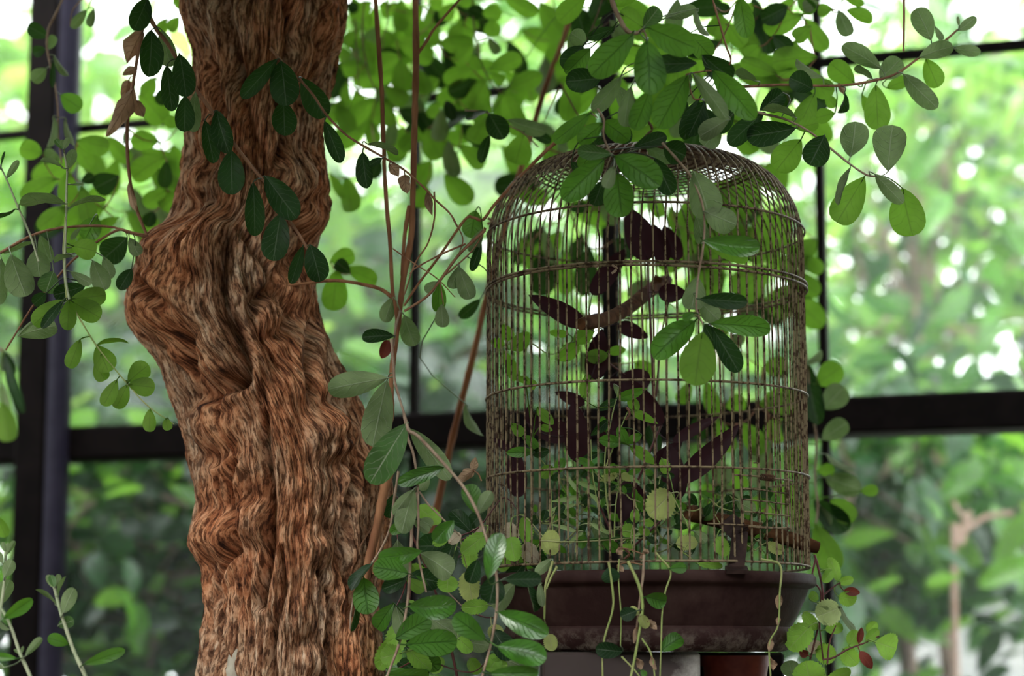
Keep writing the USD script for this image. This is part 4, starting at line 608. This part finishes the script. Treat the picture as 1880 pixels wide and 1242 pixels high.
# ---- deeper layers of hanging leaves
def filler(label, box, Y, n, seed, root, size=(62, 95), mind=34):
    g = np.random.default_rng(seed); pts, recs, tries = [], [], 0
    while len(pts) < n and tries < 4000:
        tries += 1; x, y = g.uniform(box[0], box[2]), g.uniform(box[1], box[3])
        if all(math.hypot(x - a, y - b) > mind for a, b in pts):
            pts.append((x, y)); s = g.uniform(*size); a = g.normal(1.4, .85); recs.append((x, y, x + s * math.cos(a), y + s * math.sin(a), s * g.uniform(.45, .62), g.choice(['l', 'l', 'l', 'l', 'u', 'g']), Y + g.uniform(-.08, .08)))
    spray('leafy_branch', label, HB, 'X', Y, [], recs, auto=True, root=root, tw='d')
filler('soft-focus curtain of backlit leaves behind the vines at the top', (630, -10, 860, 250), 3.06, 30, 31, (720, -60))
filler('soft-focus curtain of backlit leaves left of the cage at the top', (850, -10, 1060, 270), 3.02, 26, 32, (960, -60))
filler('dim leaves behind the tuft above the left half of the cage', (1040, -10, 1250, 250), 2.62, 26, 33, (1150, -60))
filler('dim leaves behind the tuft above the right half of the cage', (1250, -10, 1480, 230), 2.72, 28, 34, (1380, -60))
filler('soft-focus leaves between the post and the trunk around the rail', (130, 250, 320, 420), 2.92, 20, 35, (220, -60))
filler('backlit leaves seen through the right half of the dome', (1250, 330, 1470, 560), 2.95, 24, 36, (1420, -60))
filler('backlit leaves seen through the left half of the dome', (930, 330, 1130, 480), 3.0, 10, 37, (1000, -60))
# ---- right of the cage, behind it
spray('leafy_branch', 'column of round leaves behind the right edge of the cage below its middle', HB, 'L', 2.74,
 [(9, '190 60, 215 300, 230 400, 225 540, 235 640, 225 720')],
 '232 205 320 142 92 l; 252 292 330 215 92 g; 250 402 340 340 74 g; 172 130 248 82 30 gE; 182 108 236 350 78 u; 262 452 366 510 26 gE; 262 535 390 582 82 g; 236 512 296 510 52 l; 386 584 450 580 44 l; 222 618 345 722 92 u; 282 612 366 688 82 l; 225 700 300 868 96 l; 240 640 276 712 24 gE; 40 150 130 140 78 l; 35 265 152 255 92 l; 130 330 60 400 90 l; 190 420 130 500 80 l; 160 560 90 620 90 l; 60 480 20 570 80 g; 190 620 130 700 90 l', tw='g')
spray('leafy_branch', 'broad backlit leaves seen through the right back bars of the cage', HB, 'J', 2.72, [],
 '1520 232 1740 218 122 l; 1540 45 1672 40 98 l; 1240 110 1300 300 90 l; 1345 250 1450 220 100 l; 1300 310 1380 480 100 l; 1430 335 1540 495 120 l; 1260 530 1370 640 110 g; 1470 740 1640 780 120 l; 1580 430 1500 540 110 g; 1380 560 1440 690 90 l; 1240 640 1280 760 90 l; 1180 300 1230 420 90 u; 1640 320 1720 420 100 u; 1330 650 1400 790 100 g; 1160 120 1100 230 80 l', auto=True, root=(1400, 980))
spray('leafy_branch', 'broad leaves seen through the left back bars of the cage', HB, 'I', 2.74, [],
 '600 580 570 820 118 u; 890 742 805 830 92 g; 372 480 420 662 58 g; 500 390 590 380 60 u; 160 640 130 560 60 l; 560 1100 640 1200 110 g; 660 370 740 460 90 g; 1000 380 1050 500 80 l; 900 330 960 430 80 l; 820 1150 910 1210 90 l; 1060 480 1110 620 70 l; 1300 1010 1360 1060 70 g; 1470 1180 1590 1175 106 g; 1500 560 1400 640 110 l; 720 540 830 620 100 u', auto=True, root=(1000, 270))
# ---- inside the cage
spray('green_plant', 'small-leaved green plant inside the left half of the cage at mid height', 'plant', 'I', 2.44,
 [(6, '270 1240, 300 1060, 420 1110, 560 1000, 610 960'), (6, '160 1080, 230 1050, 300 1060'), (6, '560 1000, 590 1100, 640 1242')],
 '180 1070 112 1040 56 l/e; 210 1085 302 1000 84 l/e; 175 1090 240 1240 66 l; 500 1012 396 1000 42 l/e; 525 1048 622 980 82 l/e; 548 1060 440 1140 82 l/e; 578 1118 692 1115 74 l/e; 690 1100 780 1085 50 l/e; 575 1225 620 1242 50 l/e; 170 960 210 1040 70 l; 240 1225 305 1240 40 l', tw='t')
purple = dict(tw='r')
spray('purple_plant', 'tall dark purple plant with strap leaves rising through the middle of the cage', 'plant', 'I', 2.46,
 [(16, '930 1900, 925 1500, 910 1100, 895 800, 890 640'), (10, '925 1500, 800 1242, 640 1100, 600 900'), (10, '930 1320, 960 1000, 1000 800, 980 660')],
 '892 642 790 380 128 P -.03; 978 655 915 462 82 P; 1042 645 965 470 74 P .02; 612 815 775 588 84 P; 568 962 298 815 84 P -.04; 942 800 1082 806 78 P; 745 958 892 1026 64 P/w -.03; 618 1238 660 985 98 P; 700 1242 845 1290 64 P; 900 1250 760 1210 84 P; 590 940 640 905 20 P', **purple)
spray('purple_plant', 'low dark purple plant with broad strap leaves fanning out over the pot inside the cage', 'plant', 'J', 2.44,
 [(16, '800 1010, 820 800, 900 600, 1010 340'), (12, '800 1010, 700 800, 590 540, 560 400'), (12, '830 1010, 1000 850, 1080 740'), (8, '260 900, 262 720')],
 '692 -40 656 106 104 P; 1012 345 798 72 98 P -.03; 608 232 452 172 56 P; 590 542 548 215 118 P -.06; 530 402 298 318 110 P .03; 1100 640 1416 342 96 P -.04; 1070 432 1312 298 52 P; 1085 742 1045 438 112 P -.02; 262 722 240 440 90 P -.02; 215 472 128 412 34 P; 303 332 322 232 28 P; 992 520 950 345 82 u .04; 815 860 830 560 70 P; 700 480 760 260 90 P .05; 960 560 1120 430 70 P; 900 800 860 640 80 P .05', **purple)
spray('green_plant', 'upright glossy green plant in the middle of the cage in front of the purple leaves', 'plant', 'J', 2.33,
 [(9, '760 1000, 720 700, 715 500, 750 300, 790 150'), (8, '720 560, 780 400, 830 280'), (7, '440 900, 420 600, 345 490'), (7, '700 900, 650 600, 640 420')],
 '778 205 935 150 58 m/a; 772 212 672 270 48 u/a; 602 205 620 85 56 l/e; 840 200 890 270 60 l/e; 850 272 992 338 48 l/a; 735 315 638 400 50 u/a; 800 440 680 420 70 m/e; 785 350 830 450 60 m/e; 905 395 825 440 48 m/e; 845 455 985 552 60 l/a; 680 490 575 540 40 u/a; 720 380 700 300 50 m/e; 335 486 198 490 58 m/e -.03; 366 466 288 402 54 m/e; 334 496 424 474 58 u/e; 360 255 445 340 58 l/e; 376 350 440 372 40 l/e; 225 335 285 400 60 l; 300 110 350 150 50 l; 760 130 800 210 30 g/e; 660 560 560 520 40 m/e; 440 560 380 620 70 l/e', tw='t')
spray('spider_plant', 'striped grassy leaves arching low inside the cage', 'plant', 'J', 2.36, [(8, '560 1010, 570 900, 575 720'), (8, '760 1010, 770 760, 800 620')],
 '570 640 716 692 30 v; 575 720 420 745 30 v; 560 760 380 800 26 v; 770 620 690 610 40 p/n; 800 600 850 640 44 p/n; 580 700 500 600 24 v; 600 900 500 980 26 v; 640 860 760 930 26 v; 560 900 420 860 24 v; 700 760 620 690 26 v; 660 832 732 1012 72 g/a; 780 600 680 640 36 p/n; 830 610 900 650 30 v; 900 900 840 960 22 v; 540 830 470 760 22 v', tw='t')
spray('creeping_plant', 'scalloped creeper among the lower front bars, with one big pale leaf', 'creeper', 'J', 2.30,
 [(7, '1080 740, 1140 860, 1160 940, 1120 1010'), (7, '860 1010, 850 920, 880 800'), (6, '1500 1000, 1350 900, 1280 800')],
 '1062 700 942 818 160 p -.05; 872 785 872 856 52 s; 905 920 930 880 66 s; 800 905 870 900 84 s; 830 960 835 1005 70 s; 915 850 970 862 40 s; 386 950 478 940 104 p -.04; 1012 520 1035 600 60 s; 1085 965 1200 960 80 p; 1300 930 1350 1030 78 s; 1200 1070 1330 1085 44 s; 560 950 620 960 70 m; 1400 740 1500 800 80 g; 1560 960 1650 1010 60 p; 1180 900 1240 960 60 g; 700 950 780 1000 60 m', tw='t')
rl = np.random.default_rng(21); fl_list = []
for k in range(190):
    x = rl.uniform(330, 1640); y = rl.uniform(700, 1020) if k < 150 else rl.uniform(560, 760); 
    if k >= 150: x = rl.uniform(380, 1040)
    a = rl.uniform(0, 6.28); l_ = rl.uniform(40, 85); fl_list.append((860 + x / 2.848, 660 + y / 2.848, 860 + (x + l_ * math.cos(a)) / 2.848, 660 + (y + l_ * math.sin(a)) / 2.848, l_ * rl.uniform(.45, .75) / 2.848, rl.choice(['u/e', 'm/e', 'u', 'u', 'm/e', 'u/e']), 2.42 + rl.uniform(-.08, .12)))
spray('ground_plant', 'mat of small green leaves covering the soil inside the cage', 'plant', 'J', 2.42, [], fl_list, auto=True, tw='t')
gf = np.random.default_rng(44); rf = []
for k in range(46):
    x, y = gf.uniform(690, 1015), gf.uniform(905, 1245); a = gf.normal(1.2, .9); s_ = gf.uniform(40, 72); rf.append((x, y, x + s_ * math.cos(a), y + s_ * math.sin(a), s_ * gf.uniform(.5, .7), gf.choice(['u', 'u', 'm', 's', 'u', 'g']), 2.37 + gf.uniform(-.04, .05)))
spray('creeping_plant', 'shaded undergrowth of dark leaves behind the glossy shoots left of the pot', 'creeper', 'X', 2.37, [], rf, auto=True, root=(850, 1290), tw='r')
# ---- trailing over the pot
spray('trailing_stem', 'trailing stem with two heart-shaped leaves on the left of the pot front', 'trailing stem', 'K', 2.212, [(11, '400 185, 414 280, 420 400, 375 570, 372 760'), (7, '450 170, 445 250, 458 440, 455 575')],
 '402 208 418 280 86 u; 466 602 338 590 78 u', tw='t', jit=.004)
spray('trailing_stem', 'thick green trailing stem with round leaf and pale shoots at the pot centre', 'trailing stem', 'K', 2.208, [(15, '490 180, 540 290, 558 390, 545 500, 520 640, 495 760'), (8, '460 625, 530 700, 560 750'), (9, '555 540, 600 620, 620 760')],
 '572 346 670 366 78 m; 532 412 456 440 68 u; 540 430 500 395 38 p; 545 432 582 492 48 p; 580 460 625 500 34 d; 530 490 518 565 26 d; 540 640 550 690 36 d; 600 630 622 690 26 d; 550 690 575 716 30 m', tw='t', jit=.004)
spray('trailing_stem', 'brownish trailing stem with withered scraps right behind the thick green one', 'trailing stem', 'K', 2.218, [(13, '565 150, 560 250, 545 370, 530 500')], '566 150 545 165 26 d; 560 135 590 140 26 d; 445 120 462 150 34 d; 440 200 470 230 26 d', tw='g', jit=.003)
spray('trailing_stem', 'thin trailing stem with one leaf at the rim and one low on the pot', 'trailing stem', 'K', 2.212, [(9, '620 140, 640 165, 690 230, 665 320, 650 420, 645 560, 638 760')], '684 215 764 212 52 m; 642 602 742 535 80 m', tw='t', jit=.004)
spray('trailing_stem', 'bare trailing stem with dry brown scraps on the right of the pot front', 'trailing stem', 'K', 2.222, [(9, '1110 170, 1200 200, 1198 330, 1190 480, 1150 570, 1158 760')], '1196 335 1190 405 34 d; 1195 440 1188 480 22 d; 1160 545 1148 600 30 d; 1160 640 1166 690 36 d', tw='t', jit=.003)
spray('trailing_stem', 'pair of dull stems hanging over the left end of the pot rim', 'trailing stem', 'K', 2.225, [(13, '140 180, 125 230, 105 300, 100 450'), (11, '160 205, 130 260, 110 310')], '135 170 60 240 50 g; 120 520 140 600 66 p .02', tw='t', jit=.004)
# ---- creepers at the right end of the pot
spray('creeping_plant', 'tangle of scalloped creeper hanging from the right end of the pot rim', 'creeper', 'K', 2.40,
 [(11, '1360 150, 1375 200, 1395 300, 1400 400, 1370 520, 1340 640'), (9, '1365 170, 1350 260, 1390 330, 1385 480, 1400 640'), (8, '1400 340, 1450 300, 1480 280')],
 '1472 272 1428 162 52 s; 1476 280 1542 262 44 s; 1498 318 1572 328 42 r; 1472 345 1556 362 72 s; 1480 395 1368 440 124 q -.03; 1338 360 1372 330 50 s; 1342 480 1238 592 118 s -.04; 1308 420 1372 500 58 s; 1410 500 1494 488 54 s; 1482 392 1552 500 34 gE; 1366 600 1462 622 94 s; 1345 765 1318 645 150 s -.05; 1262 725 1238 645 88 g; 1420 735 1530 690 60 s; 1440 220 1400 280 50 s; 1390 560 1330 600 60 k; 1330 620 1290 600 40 r', tw='r')
spray('creeping_plant', 'side shoot of reddish creeper with toothed leaves reaching right of the pot', 'creeper', 'K', 2.36,
 [(9, '1400 640, 1450 630, 1520 590, 1600 560, 1662 530'), (8, '1420 660, 1430 560, 1460 480')],
 '1494 590 1562 662 86 s; 1520 572 1562 505 66 s; 1642 558 1742 592 128 s/h -.03; 1606 512 1650 465 50 s; 1566 562 1580 490 32 r; 1572 602 1628 682 50 r; 1600 550 1660 500 50 s', tw='r')

# ================================================================ THE GARDEN BEHIND THE GLASS
def garden(name, label, cat, box, Y, n, size, mats, droop, shape='e', trunk=None, seed=0, wl_=0.45, part_n=70, aim=None, gaps=0.0):
    """A plant outside: branching stems and n leaves filling a region of the garden; the nearest leaves are parts."""
    g = np.random.default_rng(seed); x0, y0, x1, y1 = box
    c = [U(g.uniform(x0, x1), g.uniform(y0, y1), Y + g.uniform(-.3, .3)) for _ in range(max(6, n // 22))]
    base = U((x0 + x1) / 2, 1240, Y) if trunk is None else U(trunk, 1240, Y); base[2] = -0.05
    t = Thing(name, label, cat, base, 'trees outside the glass' if name == 'garden_tree' else 'shrubs outside the glass'); crown = U((x0 + x1) / 2, (y0 + y1) / 2 * .5 + y1 * .5, Y)
    st = [tube(spline([base, (base + crown) / 2 + [g.normal(0, .08), 0, 0], crown], 6), np.linspace(.035, .018, 13), 7, .2, seed)]
    for q in c: st.append(tube(spline([crown, (crown + q) / 2 + [g.normal(0, .1), 0, g.normal(.05, .1)], q], 5), np.linspace(.012, .003, 11), 5, .2))
    t.part('stem', cat_meshes(st), otrunk_m, 40)
    ci = g.integers(0, len(c), n); C = np.array(c)[ci] + g.normal(0, 1, (n, 3)) * np.array([.20, .12, .17])
    X = g.normal(0, 1, (n, 3)) * [1, .8, .5] + [0, 0, droop]; X /= np.linalg.norm(X, axis=1, keepdims=True)
    Z = g.normal(0, .75, (n, 3)) + [0, -.35, .9]; Yv = np.cross(Z, X); Yv /= np.linalg.norm(Yv, axis=1, keepdims=True); Z = np.cross(X, Yv)
    Ls = g.uniform(.6, 1.25, n) * size
    V, f, uv = leaf_grid(n, C, X, Yv, Z, Ls, Ls * wl_ * g.uniform(.8, 1.2, n), g.uniform(.2, 1.0, n), .2, .03, 0, shape, 6, 4)
    order = np.argsort(C[:, 1] - .4 * Ls); mi = g.integers(0, len(mats), n)
    for k in order[:part_n]: t.part('leaf', (V[k], f), OUT[mats[mi[k]]], True, uv)
    for q in sorted(set(mi)):
        ks = [k for k in order[part_n:] if mi[k] == q]
        if ks: t.part('foliage', (V[ks].reshape(-1, 3), (f[None] + np.arange(len(ks))[:, None, None] * V.shape[1]).reshape(-1, 3)), OUT[mats[q]], True, np.tile(uv, (len(ks), 1)), kind='stuff')
    return t
garden('garden_tree', 'bright long-leaved tree outside, right of the cage between rail and beam', 'tree', (1500, 120, 1900, 760), 5.3, 700, 0.139, [0, 1, 1, 0, 2], -.7, 'a', 1800, 1, .36, 90)
garden('garden_tree', 'tall drooping tree outside the top right corner above the rail', 'tree', (1740, 20, 1960, 320), 6.8, 221, 0.198, [0, 2, 1], -.5, 'a', 1900, 2, .36, 40)
garden('garden_tree', 'pale leafy tree outside, seen through and around the dome of the cage', 'tree', (1080, 60, 1560, 640), 7.8, 330, 0.158, [1, 1, 0], -.4, 'e', 1280, 3, .5, 60)
garden('garden_tree', 'bright tree outside, between the trunk and the cage above the beam', 'tree', (600, 260, 1000, 860), 5.4, 900, 0.139, [1, 0, 2, 1], -.4, 'e', 760, 4, .45, 80)
garden('garden_tree', 'hazy tree outside behind the upright vines near the top', 'tree', (560, 0, 1060, 330), 6.8, 289, 0.172, [1, 0], -.3, 'e', 640, 5, .5, 40)
garden('garden_tree', 'bright tree outside, left of the trunk above the beam', 'tree', (120, 380, 420, 860), 5.4, 800, 0.139, [1, 0, 2, 1], -.4, 'e', 300, 6, .45, 70)
garden('garden_tree', 'pale tree outside the top left corner behind the post', 'tree', (-80, 40, 380, 400), 6.8, 289, 0.172, [1, 1, 0], -.4, 'e', 120, 7, .5, 40)
garden('garden_shrub', 'green shrub outside at the far left edge, left of the post', 'shrub', (-120, 250, 60, 900), 5.6, 510, 0.132, [0, 1], -.3, 'e', -40, 8, .45, 50)
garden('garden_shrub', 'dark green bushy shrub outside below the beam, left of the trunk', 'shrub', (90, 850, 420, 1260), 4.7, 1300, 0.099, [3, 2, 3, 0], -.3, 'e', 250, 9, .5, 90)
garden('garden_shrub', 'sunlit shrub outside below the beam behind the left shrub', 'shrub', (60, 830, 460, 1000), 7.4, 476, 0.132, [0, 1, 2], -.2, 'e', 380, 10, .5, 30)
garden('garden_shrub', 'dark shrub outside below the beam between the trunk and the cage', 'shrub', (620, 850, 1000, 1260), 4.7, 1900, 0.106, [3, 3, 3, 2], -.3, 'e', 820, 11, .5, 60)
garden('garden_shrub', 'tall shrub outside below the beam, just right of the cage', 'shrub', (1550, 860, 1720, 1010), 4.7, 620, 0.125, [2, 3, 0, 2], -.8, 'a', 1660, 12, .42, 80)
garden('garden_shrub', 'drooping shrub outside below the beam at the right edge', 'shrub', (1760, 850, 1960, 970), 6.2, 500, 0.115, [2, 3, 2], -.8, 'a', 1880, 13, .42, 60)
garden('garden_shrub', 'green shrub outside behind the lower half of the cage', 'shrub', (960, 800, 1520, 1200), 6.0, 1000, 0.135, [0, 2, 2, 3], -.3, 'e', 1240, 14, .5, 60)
garden('garden_shrub', 'hazy shrub far outside at the lower right, behind the pale wall shrubs', 'shrub', (1520, 820, 1960, 1180), 9.6, 714, 0.158, [2, 0, 3], -.3, 'e', 1600, 15, .5, 30)
garden('garden_tree', 'dense backdrop tree far outside, left half', 'tree', (-150, 420, 900, 1150), 11.5, 1054, 0.224, [0, 1, 0], -.3, 'e', 400, 16, .5, 30)
garden('garden_tree', 'dense backdrop tree far outside, right half', 'tree', (850, 540, 2050, 1100), 12.5, 800, 0.238, [0, 1, 0], -.3, 'e', 1500, 17, .5, 30)
garden('garden_tree', 'leafy tree standing outside beyond the left edge of the picture', 'tree', (-900, 150, -220, 1150), 6.5, 700, 0.17, [0, 2, 1], -.3, 'e', -560, 18, .5, 10)
garden('garden_tree', 'leafy tree standing outside beyond the right edge of the picture', 'tree', (2080, 150, 2700, 1150), 6.5, 700, 0.17, [0, 2, 1], -.3, 'e', 2350, 19, .5, 10)
garden('garden_tree', 'tall leafy tree far outside beyond the left edge of the picture', 'tree', (-1500, 100, -600, 1150), 10.5, 700, 0.26, [0, 2, 1], -.3, 'e', -1100, 20, .5, 10)
dt = Thing('dead_branch', 'pale forked dead branch outside at the lower right', 'dead branch', U(1752, 1240, 4.35) * [1, 1, 0])
b0 = U(1752, 1240, 4.35); b0[2] = -.05
for nm, pts, r in (('trunk', [b0, U(1752, 1090, 4.35), U(1765, 1000, 4.35), U(1780, 940, 4.35)], .007), ('branch', [U(1772, 975, 4.35), U(1810, 950, 4.35), U(1860, 942, 4.35)], .006), ('branch', [U(1778, 960, 4.35), U(1760, 940, 4.35), U(1750, 920, 4.35)], .005)): dt.part(nm, tube(spline(pts, 6), r, 7, .3, 3), dead_m, 50)
pwl = Thing('garden_wall', 'low pale plastered wall outside at the bottom right', 'garden wall', (1.5, 7.4, -.05))
a_, b_ = U(1560, 1100, 7.4), U(2000, 1085, 7.4); pwl.part('wall', rbox(a_[0], b_[0], 7.4, 7.65, -.05, a_[2], .02), pwall_m, 30); pwl.part('coping', rbox(a_[0] - .03, b_[0], 7.37, 7.68, a_[2], a_[2] + .06, .02), pwall_m, 30)
